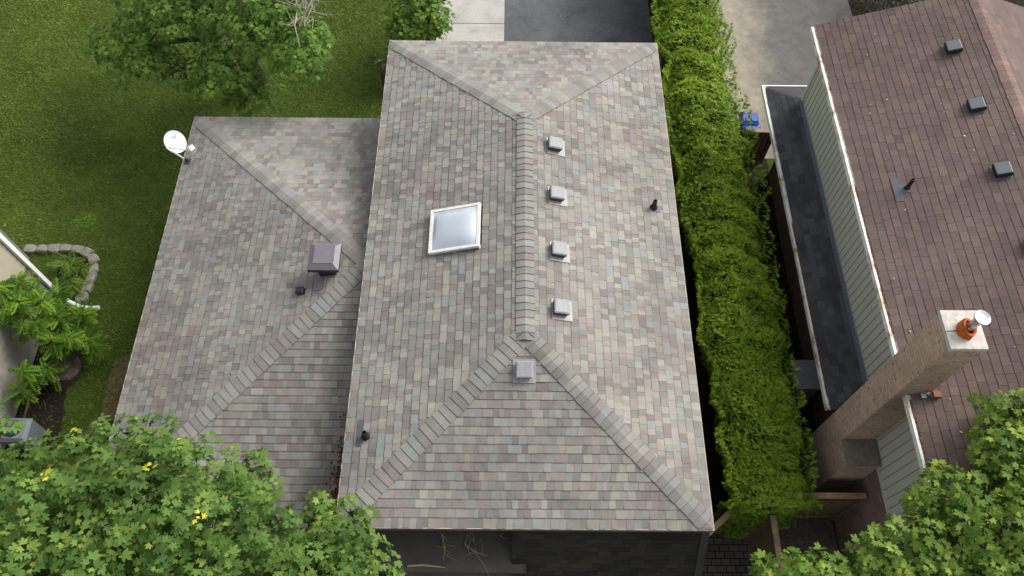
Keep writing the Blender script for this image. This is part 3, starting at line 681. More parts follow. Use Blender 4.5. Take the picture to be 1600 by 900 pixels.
# chimney: brick stack, wider base with a shoulder, concrete cap, broken clay pot, steel flue
ch = MB(); ch.box((CHX0, CHY0, 0), (XWALL + 0.02, CHY1, GE - 0.1)); ch.box((CHX0, CHY0, GE - 0.1), (CHX1, CHY1, 6.80), skip=(0,)); ch.box((CHX0 + 0.003, 1.50, 0), (XWALL + 0.02, CHY0 - 0.001, 2.68))
chim = ch.build('chimney', M_CHIM, nb); chim['label'] = 'tall tan brick chimney rising past the eave'
cp_ = MB(); cp_.frustum((CHX0 - 0.02, CHY0 - 0.03), (CHX1 + 0.02, CHY1 + 0.02), 6.80, 6.865, 0.006); cp_.build('cap', M_CONCAP, chim)
sh = MB(); sh.box((CHX0 - 0.01, 1.47, 2.682), (XWALL - 0.03, CHY0 - 0.004, 2.735)); sh.build('shoulder', mat_plain('weathered mortar slab', lin(116, 107, 97), 0.9, 0.25, 9), chim)
pot = MB(); cx, cy = 6.365, 2.245; no = 9
top = [6.99 + (0.07 if k in (3, 4, 5) else random.uniform(-0.03, 0.04)) for k in range(no)]; hx = [(0.115 * (1.04 if k % 2 else 0.96) * math.cos(2 * math.pi * k / no), 0.135 * (1.04 if k % 2 else 0.96) * math.sin(2 * math.pi * k / no)) for k in range(no)]
for k in range(no):
    j = (k + 1) % no; (ax, ay), (bx, by) = hx[k], hx[j]
    A0, B0, A1, B1 = (cx + ax * 1.12, cy + ay * 1.12, 6.866), (cx + bx * 1.12, cy + by * 1.12, 6.866), (cx + ax, cy + ay, top[k]), (cx + bx, cy + by, top[j])
    a2, b2 = (cx + ax * .72, cy + ay * .72, top[k] - .005), (cx + bx * .72, cy + by * .72, top[j] - .005)
    pot.poly((A0, B0, B1, A1)); pot.poly((A1, B1, b2, a2)); pot.poly((a2, b2, (cx + bx * .72, cy + by * .72, 6.867), (cx + ax * .72, cy + ay * .72, 6.867)))
pot.build('clay_pot', M_CLAY, chim)
fu = MB(); fu.lathe((cx, cy + 0.01, 6.87), (0.05, -0.03, 1), [(0.062, 0), (0.062, 0.12), (0.068, 0.13), (0.068, 0.15), (0.062, 0.16), (0.062, 0.34), (0.075, 0.35), (0.09, 0.40), (0.118, 0.43), (0.120, 0.445), (0.112, 0.452), (0.055, 0.436), (0.03, 0.44)], 24)
fu.build('steel_flue', M_STEEL, chim, smooth=False)
wr2 = MB(); wr2.tube([(CHX0 - 0.015, 2.24, 6.868), (6.25, 2.25, 6.872)], 0.005, 5); wr2.build('tie_wire', M_RUBBER, chim)
ck = MB(); ck.poly(((CHX1 + 0.004, 1.97, GE + 0.115), (CHX1 + 0.004, 1.86, GE + 0.115), (CHX1 - 0.12, 1.97, GE + 0.12))); ck.box((CHX1 - 0.17, 1.88, GE + 0.075), (CHX1 - 0.09, 1.97, GE + 0.10), mi=0)
ck.box((CHX1 - 0.02, 1.86, GE + 0.08), (CHX1 + 0.10, 1.965, GE + 0.20), mi=1); ck.build('flashing', [M_GALV, mat_plain('brown sealant', lin(120, 88, 62), 0.9)], chim)

NBI = Matrix.Translation(-Vector(nb['base']))
def on_nb(x, y): return frame((x, y, GE + GT * (x - GX)), (GC, 0, GS), (0, 1, 0))
def dark_vent(m):
    mb = MB(); mb.box((-0.12, -0.12, 0.0), (0.12, 0.12, 0.06)); mb.frustum((-0.145, -0.14), (0.145, 0.14), 0.045, 0.13, 0.012)
    h = mb.build('roof_vent', M_BLKHOOD); h.parent = nb; h.matrix_local = NBI @ m
    l = MB(); l.frustum((-0.128, -0.123), (0.128, 0.123), 0.1302, 0.137, 0.012); lo = l.build('vent_lid', M_HOODTOP); lo.parent = h
    f = MB(); f.box((-0.175, -0.165, 0.010), (0.12, 0.165, 0.014)); fo = f.build('vent_flange', M_FLASH); fo.parent = h
    return h
dv = dark_vent(on_nb(8.58, 9.08))
for (x, y) in ((8.60, 7.55), (8.63, 6.0), (8.74, 4.4)):
    v = copy_tree(dv, nb); v.matrix_local = NBI @ on_nb(x, y)
m = on_nb(7.12, 5.98); up = m.to_3x3().inverted() @ Vector((0, 0, 1))
pp = MB(); pp.lathe((0, 0, 0), up, [(0.055, 0), (0.052, 0.05), (0.036, 0.07), (0.034, 0.27), (0.026, 0.272), (0.026, 0.2)], 16); p_o = pp.build('plumbing_vent_pipe', M_RUBBER); p_o.parent = nb; p_o.matrix_local = NBI @ m
pf = MB(); pf.box((-0.235, -0.27, 0.011), (-0.10, 0.25, 0.015)); pf.box((-0.099, -0.10, 0.011), (0.04, 0.09, 0.015)); f_ = pf.build('flashing_plate', M_FLASH); f_.parent = p_o

# ------------------------------------------------------------------ left neighbouring house (only its wall corner shows)
lh = thing('beige_siding_house', (-14.5, 1.5, 0), 'beige sided house corner with white downspout at the left edge', 'house')
LX, LY = -11.5, 6.58
f_ = MB(); f_.box((-18, -4, 0), (LX + 0.02, LY - 0.0, 1.42)); f_.build('foundation', M_PARGE, lh)
s_ = MB(); s_.box((-18, -4.02, 1.43), (LX + 0.03, LY + 0.02, 5.2))
z = 1.43
while z < 5.1:
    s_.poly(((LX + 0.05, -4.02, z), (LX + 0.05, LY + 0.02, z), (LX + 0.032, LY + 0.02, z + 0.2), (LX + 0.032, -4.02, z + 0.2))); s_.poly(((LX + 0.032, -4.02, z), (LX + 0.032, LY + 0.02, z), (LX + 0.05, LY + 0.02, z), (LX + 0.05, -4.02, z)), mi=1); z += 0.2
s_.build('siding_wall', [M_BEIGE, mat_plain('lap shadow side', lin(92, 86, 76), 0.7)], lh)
c_ = MB(); c_.box((LX - 0.05, LY - 0.06, 1.43), (LX + 0.07, LY + 0.05, 5.2)); c_.build('corner_trim', mat_plain('grey corner trim', lin(112, 112, 108), 0.5, 0.08), lh)
d_ = MB(); d_.box((LX + 0.055, LY - 0.17, 0.25), (LX + 0.125, LY - 0.065, 5.2)); d_.build('downspout', M_WHITE, lh)
d_ = MB(); d_.tube([(LX + 0.09, LY - 0.12, 0.24), (LX + 0.2, LY - 0.2, 0.10), (-11.05, 6.2, 0.10), (-10.75, 6.06, 0.09), (-10.5, 6.03, 0.08), (-10.27, 6.05, 0.075)], [0.05, 0.055, 0.055, 0.055, 0.05, 0.055], 10); d_.build('drain_extension', M_WHITE, lh)
r_ = MB(); r_.poly(((-18.5, -4.4, 5.15), (LX + 0.4, -4.4, 5.15), (-14.75, -1.1, 6.5))); r_.poly(((LX + 0.4, -4.4, 5.15), (LX + 0.4, LY + 0.4, 5.15), (-14.75, LY - 2.9, 6.5), (-14.75, -1.1, 6.5)))
r_.poly(((LX + 0.4, LY + 0.4, 5.15), (-18.5, LY + 0.4, 5.15), (-14.75, LY - 2.9, 6.5))); r_.poly(((-18.5, LY + 0.4, 5.15), (-18.5, -4.4, 5.15), (-14.75, -1.1, 6.5), (-14.75, LY - 2.9, 6.5)))
r_.build('roof', M_BR, lh)

# ------------------------------------------------------------------ satellite dish
sd0 = thing('satellite_dish', (-7.74, 8.55, 2.62), 'pale grey satellite dish on the corner eave of the lower wing', 'satellite dish')
c0 = Vector((-8.06, 8.93, 2.84)); nrm = Vector((0.80, -0.08, 0.60)).normalized(); a = Vector((0.35, 0.9, -0.35)); a = (a - nrm * a.dot(nrm)).normalized(); b = nrm.cross(a)
mb = MB(); nr, na = 7, 32
def dp(r, k, back=0): 
    t = 2 * math.pi * k / na; rr = r / nr
    return c0 + a * (0.30 * rr * math.cos(t)) + b * (0.265 * rr * math.sin(t)) + nrm * (0.055 * rr * rr - back)
for r in range(nr):
    for k in range(na):
        mb.poly((dp(r, k), dp(r + 1, k), dp(r + 1, k + 1), dp(r, k + 1))); mb.poly((dp(r, k, .008), dp(r, k + 1, .008), dp(r + 1, k + 1, .008), dp(r + 1, k, .008)))
for k in range(na): mb.poly((dp(nr, k), dp(nr, k, .012), dp(nr, k + 1, .012), dp(nr, k + 1)))
refl = mb.build('reflector', M_DISH, sd0, smooth=False)
mk = MB()
def spot(u, v, ru, rv):
    mk.poly([c0 + a * (u + ru * math.cos(t)) + b * (v + rv * math.sin(t)) + nrm * (0.055 * ((u / .3) ** 2 + (v / .265) ** 2) + 0.006) for t in [2 * math.pi * k / 12 for k in range(12)]])
spot(0.12, 0.10, 0.035, 0.022); spot(0.04, 0.115, 0.03, 0.03); spot(0.085, 0.07, 0.018, 0.028)
mk.build('printed_mark', M_MARK, refl)
ar = MB(); foot = Vector((-7.76, 8.56, 2.64)); lnb = Vector((-7.60, 8.69, 2.93)); bot = c0 - a * 0.24 + nrm * 0.02
ar.tube([c0 - nrm * 0.03 - a * 0.05, bot - nrm * 0.05, foot + Vector((0, 0, 0.03))], 0.02, 8); ar.tube([bot, lnb - Vector((0.03, 0.02, 0.05))], 0.017, 8); ar.build('arm', M_WHITE, sd0)
ln = MB(); lm = frame(lnb, nrm, a); ln.box((-0.06, -0.07, -0.05), (0.05, 0.07, 0.05), mat=lm); ln.tube([lnb - nrm * 0.05, lnb - nrm * 0.12], 0.03, 10); ln.build('receiver', M_WHITE, sd0)
ft = MB(); fm = frame((-7.74, 8.54, WE + 0.04), (CW, 0, SW), (0, 1, 0)); ft.box((-0.06, -0.07, -0.02), (0.07, 0.07, 0.01), mat=fm); ft.tube([foot - Vector((0, 0, .01)), foot + Vector((-.01, 0.01, 0.07))], 0.03, 8); ft.build('mount', mat_plain('dark bracket', lin(70, 68, 72), 0.5, 0.2, 20, 0.4, 0.5), sd0)

# ------------------------------------------------------------------ leaf templates and scattering
def leaf_maple():
    half = [(0, 1.0), (9, .80), (17, .78), (27, .47), (42, .76), (52, .97), (60, .76), (70, .68), (82, .42), (98, .62), (112, .70), (138, .40), (172, .28)]
    pts = [(r * math.sin(R(t)), r * math.cos(R(t))) for t, r in half] + [(-r * math.sin(R(t)), r * math.cos(R(t))) for t, r in half[::-1][:-1]]
    V = [(0, 0.06, 0.0)] + [(x, y, 0.20 * abs(x) - 0.42 * x * x - 0.16 * y * abs(y) - 0.03 * math.sin(9 * x + 5 * y)) for x, y in pts]; n = len(pts)
    V = np.array(V); V[:, 1] += 0.34
    return V, np.array([(0, 1 + k, 1 + (k + 1) % n) for k in range(n)])
def leaf_oval():
    V = np.array([(0, 0, 0), (.26, .35, -.03), (.24, .68, -.05), (0, 1, -.12), (-.24, .68, -.05), (-.26, .35, -.03)]); return V, np.array([(0, 1, 2), (0, 2, 3), (0, 3, 4), (0, 4, 5)])
def leaf_pinnate(n=8):
    V, F = [], []
    for k in range(n):
        t = 0.16 + 0.80 * k / (n - 1); z = -0.35 * t * t
        ln = 0.30 * (1 - 0.45 * abs(t - 0.45)); 
        for sgn in (-1, 1):
            i = len(V); dx, dy = sgn * math.cos(R(28)), math.sin(R(28)); wx, wy = -dy * 0.055, dx * 0.055
            V += [(0, t, z), (dx * ln * .5 + wx, t + dy * ln * .5 + wy, z - .01), (dx * ln, t + dy * ln, z - .06), (dx * ln * .5 - wx, t + dy * ln * .5 - wy, z - .01)]
            F += [(i, i + 1, i + 2), (i, i + 2, i + 3)]
    i = len(V); V += [(0, .95, -.32), (.05, 1.06, -.4), (0, 1.2, -.48), (-.05, 1.06, -.4)]; F += [(i, i + 1, i + 2), (i, i + 2, i + 3)]
    i = len(V); V += [(-.008, 0, 0), (.008, 0, 0), (0, .5, -.085), (0, 1, -.35)]; F += [(i, i + 1, i + 2), (i, i + 2, i + 3)]
    return np.array(V, float), np.array(F)
def leaf_spray():
    V, F = [], []
    def blade(x0, y0, ang, ln, w):
        i = len(V); dx, dy = math.sin(ang), math.cos(ang); V.extend([(x0 - dy * w, y0 + dx * w, 0), (x0 + dy * w, y0 - dx * w, 0), (x0 + dx * ln, y0 + dy * ln, -0.12 * (y0 + dy * ln) ** 2)]); F.append((i, i + 1, i + 2))
    blade(0, 0, 0, 1.0, 0.05)
    for k in range(5):
        t = 0.12 + 0.16 * k
        for sgn in (-1, 1): blade(0, t, sgn * R(38), 0.52 * (1 - 0.12 * k), 0.055)
    return np.array(V, float), np.array(F)
T_MAPLE, T_OVAL, T_PIN, T_SPRAY = leaf_maple(), leaf_oval(), leaf_pinnate(), leaf_spray()

def scatter(name, tmpl, pos, ydir, ndir, size, col, mat, parent=None, base=None, tipcol=None):
    """one mesh holding a template copy per row: ydir = direction of the leaf, ndir = its face"""
    V0, F0 = tmpl; n = len(pos)
    y = ydir / (np.linalg.norm(ydir, axis=1, keepdims=True) + 1e-9)
    x = np.cross(y, ndir); x /= (np.linalg.norm(x, axis=1, keepdims=True) + 1e-9); z = np.cross(x, y)
    V = pos[:, None, :] + size[:, None, None] * (V0[None, :, 0:1] * x[:, None, :] + V0[None, :, 1:2] * y[:, None, :] + V0[None, :, 2:3] * z[:, None, :])
    F = F0[None] + (np.arange(n) * len(V0))[:, None, None]
    c = np.repeat(col[:, None, :], len(F0), axis=1)
    if tipcol is not None:
        ym = V0[F0].mean(1)[:, 1]; ym = np.clip((ym - ym.min()) / (np.ptp(ym)), 0, 1)[None, :, None]; c = c * (1 - ym) + (c * np.array(tipcol)) * ym
    return np_mesh(name, V.reshape(-1, 3), F.reshape(-1, F0.shape[1]), mat, c.reshape(-1, 3), parent, base)

def unit(v): return v / (np.linalg.norm(v, axis=-1, keepdims=True) + 1e-9)

def crown_leaves(lobes, n_tips, per, leaf, cols, seed, yellow=0.0, gap=2.2):
    """rosettes of leaves at spaced twig tips over a set of ellipsoid limbs (centre, radii, weight), with a sparser shaded layer below"""
    r = np.random.default_rng(seed); wts = np.array([l[2] for l in lobes], float); wts /= wts.sum()
    out = []
    for share, (r0, r1), up, gp in ((0.62, (0.80, 1.14), 0.9, gap), (0.26, (0.62, 0.86), 0.75, gap), (0.12, (0.2, 0.6), 0.5, gap * 0.9)):
        n = int(n_tips * share * 7); k = r.choice(len(lobes), n, p=wts)
        C = np.array([l[0] for l in lobes])[k]; Rr = np.array([l[1] for l in lobes])[k]
        d = unit(r.normal(size=(n, 3))); d[:, 2] = np.where(r.random(n) < up, np.abs(d[:, 2]), d[:, 2])
        T = C + d * Rr * r.uniform(r0, r1, n)[:, None]
        keep, cellmap, g_ = [], {}, leaf * gp
        for q in range(n):
            c = tuple(np.floor(T[q] / g_).astype(int)); ok = True
            for a_ in (-1, 0, 1):
                for b_ in (-1, 0, 1):
                    for c_ in (-1, 0, 1):
                        for o_ in cellmap.get((c[0] + a_, c[1] + b_, c[2] + c_), ()):
                            if ((T[o_] - T[q]) ** 2).sum() < g_ * g_: ok = False; break
                        if not ok: break
                    if not ok: break
                if not ok: break
            if ok: cellmap.setdefault(c, []).append(q); keep.append(q)
            if len(keep) >= n_tips * share: break
        out.append((T[keep], d[keep]))
    T = np.concatenate([o[0] for o in out]); d = np.concatenate([o[1] for o in out]); nt_ = len(T)
    ax = unit(d * np.array([1, 1, 0.5]) * 0.55 + np.array([0, 0, 0.85]) + r.normal(size=(nt_, 3)) * 0.2)
    m = r.integers(per[0], per[1] + 1, nt_); idx = np.repeat(np.arange(nt_), m); N_ = len(idx)
    kk = np.concatenate([np.arange(q) for q in m]); t = (kk + 0.5) / m[idx]                     # 0 = innermost leaf of the rosette, 1 = outermost
    A = ax[idx]; e1 = unit(np.cross(A, np.array([0.3, 0.9, 0.1]))); e2 = np.cross(A, e1)
    az = (kk * 2.39996 + r.uniform(0, 6.28, nt_)[idx] + r.normal(0, .25, N_))[:, None]; side = np.cos(az) * e1 + np.sin(az) * e2
    el = (0.55 - 0.85 * t + r.normal(0, .16, N_))[:, None]
    ydir = unit(side + A * el - np.array([0, 0, 0.12])); ndir = unit(A * (1.0 - 0.3 * el) - side * el * 0.7 + r.normal(size=(N_, 3)) * 0.30)
    scale = r.uniform(.78, 1.2, nt_)[idx]
    pos = T[idx] + side * (leaf * scale * (0.12 + 0.95 * t * r.uniform(.7, 1.15, N_)))[:, None] + A * (leaf * (0.55 - 1.15 * t))[:, None]
    size = leaf * scale * (0.62 + 0.5 * np.sqrt(t)) * r.uniform(0.6, 1.22, N_)
    cl = np.array(cols); tone = np.clip(r.random(nt_)[idx] * 0.6 + (1 - t) * 0.3 + r.normal(0, .13, N_), 0, 0.999)
    ci = tone * (len(cl) - 1); i0 = np.clip(np.floor(ci).astype(int), 0, len(cl) - 2); fr_ = (ci - i0)[:, None]
    col = (cl[i0] * (1 - fr_) + cl[i0 + 1] * fr_) * r.uniform(0.88, 1.12, (N_, 1))
    inner = t < 0.25; col[inner] *= np.array([1.25, 1.06, 0.85]); size[inner] *= 0.8
    if yellow:
        y_ = (r.random(nt_) < yellow)[idx] & (t < 0.45)
        col[y_] = np.array([0.52, 0.47, 0.045]) * r.uniform(0.7, 1.2, (y_.sum(), 1)); size[y_] *= 0.7
    return pos, ydir, ndir, size, col

def tree(name, label, base, lobes, n_tips, per, leaf, cols, seed, group=None, trunk_r=0.2, fork=2.2, cat='tree', tmpl=None, bark=None, **kw):
    t = thing(name, base, label, cat, group)
    mb = MB(); b = Vector(base); f = b + Vector((0.1, 0.1, fork))
    rr = random.Random(seed)
    mb.tube([b - Vector((0, 0, .1)), b + Vector((0.03, 0.02, fork * .5)), f], [trunk_r * 1.25, trunk_r, trunk_r * 0.85], 10)
    for c, r_, w_ in lobes:
        c = Vector(c); mid = f.lerp(c, 0.5) + Vector((rr.uniform(-.2, .2), rr.uniform(-.2, .2), 0.25))
        mb.tube([f, mid, c], [trunk_r * 0.6, trunk_r * 0.36, trunk_r * 0.16], 7)
        for q in range(5):
            d = Vector((rr.gauss(0, 1), rr.gauss(0, 1), abs(rr.gauss(0, .7)))).normalized(); e_ = c + Vector((d.x * r_[0], d.y * r_[1], d.z * r_[2])) * 0.9
            s_ = mid.lerp(c, rr.uniform(0.4, 1)); mb.tube([s_, s_.lerp(e_, .5) + Vector((0, 0, .06)), e_], [trunk_r * .14, trunk_r * .08, 0.006], 5)
    mb.build('trunk', bark or M_BARK, t)
    p, yd, nd, sz, cl = crown_leaves(lobes, n_tips, per, leaf, cols, seed, **kw)
    scatter('crown', tmpl or T_MAPLE, p, yd, nd, sz, cl, M_LEAF, t)
    return t

G_L = [(0.032, 0.071, 0.012), (0.062, 0.124, 0.021), (0.104, 0.184, 0.036), (0.152, 0.240, 0.058)]
G_R = [(0.042, 0.092, 0.011), (0.084, 0.155, 0.019), (0.136, 0.220, 0.031), (0.192, 0.280, 0.046)]
G_T = [(0.045, 0.105, 0.016), (0.078, 0.155, 0.024), (0.112, 0.200, 0.032), (0.150, 0.240, 0.042)]
lobL = [((-7.2, -0.9, 5.6), (1.6, 1.7, 1.1), 5), ((-5.3, -0.6, 5.7), (1.3, 1.5, 1.0), 4.2), ((-4.0, -1.3, 5.6), (1.1, 1.3, 0.9), 3), ((-2.75, -1.35, 5.3), (0.95, 1.0, 0.7), 2.6), ((-3.1, -0.35, 4.6), (0.75, 0.65, 0.5), 1.1),
        ((-9.5, 0.3, 5.2), (1.5, 1.6, 1.0), 3.8), ((-8.6, -2.6, 6.0), (1.9, 1.8, 1.2), 2.5), ((-5.6, -2.9, 6.6), (2.0, 1.5, 1.1), 4), ((-3.3, -2.8, 6.0), (1.2, 1.1, 0.9), 2), ((-6.3, 0.55, 5.0), (1.1, 0.9, 0.6), 1.6), ((-4.5, 0.35, 4.6), (0.6, 0.6, 0.5), 0.8)]
tree('maple_tree', 'big maple with yellow seed clusters overhanging the lower wing roof', (-6.4, -3.2, 0), lobL, 1750, (8, 12), 0.097, G_L, 3, 'maples around the houses', 0.26, 2.6, yellow=0.012)
lobR = [((8.6, -0.6, 6.0), (1.4, 1.3, 0.9), 3.5), ((7.0, -1.0, 5.8), (1.2, 1.2, 0.8), 3), ((5.6, -1.1, 5.4), (1.1, 0.9, 0.7), 2.4), ((4.05, -1.3, 5.2), (0.9, 0.7, 0.6), 2.2), ((6.25, 0.0, 5.5), (0.65, 0.6, 0.45), 1.3), ((7.9, 1.15, 5.8), (0.65, 0.5, 0.42), 1.1), ((8.8, 1.15, 6.0), (1.05, 0.75, 0.5), 2.2),
        ((7.6, -2.6, 6.6), (1.8, 1.3, 1.0), 3), ((5.4, -2.4, 6.0), (1.5, 1.0, 0.8), 2), ((10.2, -1.2, 6.0), (1.5, 1.6, 1.0), 2), ((9.4, 0.5, 6.0), (1.1, 0.8, 0.6), 2), ((7.55, 0.35, 5.9), (0.7, 0.6, 0.45), 1.8), ((7.35, 1.35, 5.8), (0.45, 0.4, 0.3), 0.8), ((7.2, 0.75, 5.85), (0.55, 0.5, 0.35), 1.2)]
tree('maple_tree', 'bright yellow green maple in front of the brown roofed house', (7.6, -3.4, 0), lobR, 1450, (8, 12), 0.100, G_R, 5, 'maples around the houses', 0.24, 2.8, yellow=0.0)
lobT = [((-8.4, 12.85, 3.4), (1.5, 1.3, 0.9), 3), ((-6.2, 12.05, 3.9), (1.1, 1.3, 0.9), 3.2), ((-5.3, 11.05, 3.7), (0.8, 1.0, 0.7), 2), ((-7.2, 11.05, 3.0), (0.8, 0.8, 0.6), 1.4), ((-9.8, 12.45, 2.4), (1.2, 1.2, 0.7), 1.7), ((-7.2, 14.05, 4.6), (1.6, 1.2, 0.9), 2.4), ((-9.9, 14.65, 3.6), (1.4, 1.4, 0.9), 1.6), ((-6.75, 11.0, 2.3), (0.75, 0.6, 0.5), 0.9), ((-8.6, 11.6, 2.2), (0.8, 0.7, 0.5), 0.9)]
tmap = tree('maple_tree', 'dark green maple on the lawn behind the lower wing', (-7.6, 13.4, 0), lobT, 950, (8, 11), 0.10, G_T, 9, 'maples around the houses', 0.22, 1.8)
dt = MB()                                           # bare dead branches of that maple
rr = random.Random(4)
for k in range(40):
    q_ = rr.random(); s = Vector((-5.2 + .2 * q_ + rr.uniform(-.2, .2), 13.4 - 2.3 * q_, 4.75 - .35 * q_ + rr.uniform(-.1, .1))); d = Vector((rr.gauss(0.1, .6), rr.gauss(-.35, .6), rr.uniform(.0, .5))); ln = rr.uniform(.3, .95)
    m1 = s + d * ln * .5 + Vector((rr.uniform(-.12, .12), rr.uniform(-.12, .12), .05)); dt.tube([s, m1, s + d * ln], [0.016, 0.010, 0.005], 5)
    for q in range(2): e_ = m1 + Vector((rr.gauss(0, .3), rr.gauss(0, .3), rr.uniform(0, .2))); dt.tube([m1, e_], [0.008, 0.003], 4)
dt.tube([(-5.6, 13.9, 4.2), (-5.2, 13.2, 4.75), (-5.05, 12.2, 4.6), (-5.0, 11.1, 4.35)], [.05, .04, .028, .012], 7)
dt.build('dead_branches', M_PALEBARK, tmap)
lobS = [((-2.85, 14.5, 1.8), (0.75, 0.65, 0.55), 4), ((-3.3, 14.0, 1.6), (0.5, 0.5, 0.45), 2), ((-2.2, 13.9, 1.8), (0.32, 0.32, 0.3), 1.0), ((-2.3, 15.6, 2.2), (0.7, 0.6, 0.5), 2)]
G_S = [(0.045, 0.105, 0.012), (0.075, 0.150, 0.018), (0.11, 0.19, 0.024), (0.15, 0.21, 0.03)]
st = tree('small_tree', 'small leafy tree beside the concrete walk', (-2.75, 14.9, 0), lobS, 150, (7, 9), 0.12, G_S, 12, None, 0.07, 0.9)
dt = MB()
for k in range(7):
    s = Vector((-2.5, 15.0, 2.5)); d = Vector((-rr.uniform(.2, 1.1), rr.uniform(-.5, .3), rr.uniform(0, .2))); dt.tube([s, s + d * .5 + Vector((0, .06, .06)), s + d], [0.012, .008, .003], 5)
dt.build('dead_branches', M_PALEBARK, st)
# dark bush at the front of the brown house
tree('dark_shrub', 'dark shrub at the far front corner of the brown roofed house', (11.4, 16.2, 0), [((10.7, 16.6, 0.5), (0.6, 0.8, 0.5), 2), ((11.6, 16.1, 0.8), (1.0, 1.0, 0.6), 3), ((12.8, 15.8, 0.9), (1.0, 0.9, 0.7), 2), ((11.5, 17.6, 0.7), (1.1, 0.8, 0.6), 2)], 240, (7, 9), 0.10, [(0.014, 0.012, 0.008), (0.022, 0.022, 0.010), (0.035, 0.05, 0.014), (0.05, 0.09, 0.02)], 21, None, 0.05, 0.3, cat='shrub', tmpl=T_OVAL)

# pinnate saplings along the left house, low bush inside the stone ring
def sapling(name, label, base, stems, leaf, n_per, cols, seed, group=None, cat='sapling'):
    t = thing(name, base, label, cat, group); r = np.random.default_rng(seed); mb = MB(); P, Y, Nn, S_, Cc = [], [], [], [], []
    for (x, y, z) in stems:
        b = Vector((base[0] + (x - base[0]) * .3, base[1] + (y - base[1]) * .3, 0)); mb.tube([b, (b + Vector((x, y, z))) / 2 + Vector((.05, .03, .1)), (x, y, z)], [0.02, 0.015, 0.008], 6)
        k = n_per; az = np.arange(k) * 2.4 + r.uniform(0, 6); el = r.uniform(-0.35, 0.75, k)
        y_ = np.stack([np.cos(az) * np.cos(el), np.sin(az) * np.cos(el), np.sin(el)], 1); hgt = r.uniform(-0.45, 0.05, k)
        P.append(np.array([x, y, z]) + np.stack([0 * hgt, 0 * hgt, hgt], 1)); Y.append(y_); Nn.append(np.tile([0, 0, 1.0], (k, 1)) + r.normal(size=(k, 3)) * .2); S_.append(leaf * r.uniform(.7, 1.15, k))
        cl = np.array(cols); Cc.append(cl[r.integers(0, len(cl), k)] * r.uniform(.85, 1.15, (k, 1)))
    mb.build('stem', M_BARK, t)
    scatter('foliage', T_PIN, np.concatenate(P), np.concatenate(Y), np.concatenate(Nn), np.concatenate(S_), np.concatenate(Cc), M_LEAF, t); return t
G_P = [(0.07, 0.15, 0.014), (0.11, 0.22, 0.018), (0.15, 0.26, 0.024), (0.05, 0.11, 0.012)]
sapling('pinnate_sapling', 'bushy sapling with feathery leaves against the beige house', (-10.9, 5.3, 0), [(-10.9, 5.5, 1.9), (-10.35, 5.1, 1.5), (-10.0, 5.3, 1.2), (-10.4, 4.6, 1.3), (-10.9, 4.8, 1.7), (-9.9, 4.8, 0.9), (-11.2, 5.0, 2.0), (-11.2, 5.8, 1.9), (-11.35, 5.4, 2.3), (-10.6, 5.3, 1.8), (-10.1, 4.7, 1.2), (-10.5, 5.6, 1.5), (-11.0, 5.2, 2.0), (-10.7, 4.9, 1.6)], 0.31, 30, G_P, 31, 'feathery saplings')
sapling('pinnate_sapling', 'smaller feathery sapling above the dark soil by the foundation', (-10.95, 3.9, 0), [(-10.9, 3.9, 1.2), (-10.6, 4.1, 0.9), (-11.05, 3.6, 0.9)], 0.31, 22, G_P, 33, 'feathery saplings')
sapling('garden_bush', 'yellow green bush inside the stone edging', (-11.1, 6.9, 0), [(-11.1, 6.95, 0.55), (-10.95, 6.6, 0.6), (-11.25, 7.2, 0.4), (-10.9, 7.1, 0.3)], 0.34, 14, [(0.09, 0.15, 0.02), (0.06, 0.12, 0.016), (0.12, 0.18, 0.02)], 35, cat='bush')
dlp = thing('grass_clump', (-4.12, 14.45, 0), 'spiky grass clump by the far corner of the grey roof', 'plant')
n_ = 26; az = rng.uniform(0, 6.28, n_); scatter('blades', (np.array([(-.02, 0, 0), (.02, 0, 0), (.012, .6, -.06), (0, 1, -.25)]), np.array([(0, 1, 2), (0, 2, 3)])), np.tile([-4.12, 14.45, 0.02], (n_, 1)), np.stack([np.cos(az), np.sin(az), np.full(n_, .7)], 1), np.tile([0, 0, 1.0], (n_, 1)), rng.uniform(.3, .5, n_), np.tile([.12, .16, .05], (n_, 1)), M_LEAF, dlp)

# ------------------------------------------------------------------ cedar hedge
hedge = thing('cedar_hedge', (4.65, 8, 0), 'long clipped cedar hedge between the grey house and the brown house', 'hedge')
HX0, HX1, HY0, HY1, HZ = 3.78, 5.50, 0.75, 21.0, 2.55
def hshift(y):            # the row leans towards the grey house at its far end
    return -0.26 * np.clip((y - 5.5) / 6.0, 0, 1)
def hwide(y): return 0.14 * np.clip((6 - y) / 5.0, 0, 1)
core = MB(); ny = 60
def hsec(i):
    y = HY0 + 0.2 + (HY1 - HY0 - 0.2) * i / ny; k = 0.10 * math.sin(y * 3.1) + 0.06 * math.sin(y * 7.7 + 1)
    h0 = float(hshift(y)); return [(x_ + h0 * (x_ < 4.6), y_, z_) for x_, y_, z_ in [(HX0 + 0.62 - k * .4, y, 0.1), (HX0 + 0.34 - k, y, 1.7), (HX0 + 0.55, y, HZ - 0.28 + k), (HX1 - 0.5, y, HZ - 0.3 + k), (HX1 - 0.26 + k, y, 1.6), (HX1 - 0.32, y, 0.1)]]
for i in range(ny):
    a_, b_ = hsec(i), hsec(i + 1)
    for j in range(5): core.poly((a_[j], a_[j + 1], b_[j + 1], b_[j]))
core.poly(hsec(0)); core.build('trunk', mat_plain('hedge inner shade', (0.016, 0.020, 0.008), 0.95, 0.4, 20, 0.05), hedge)  # no real trunk: a dark core that paints the shade inside the hedge
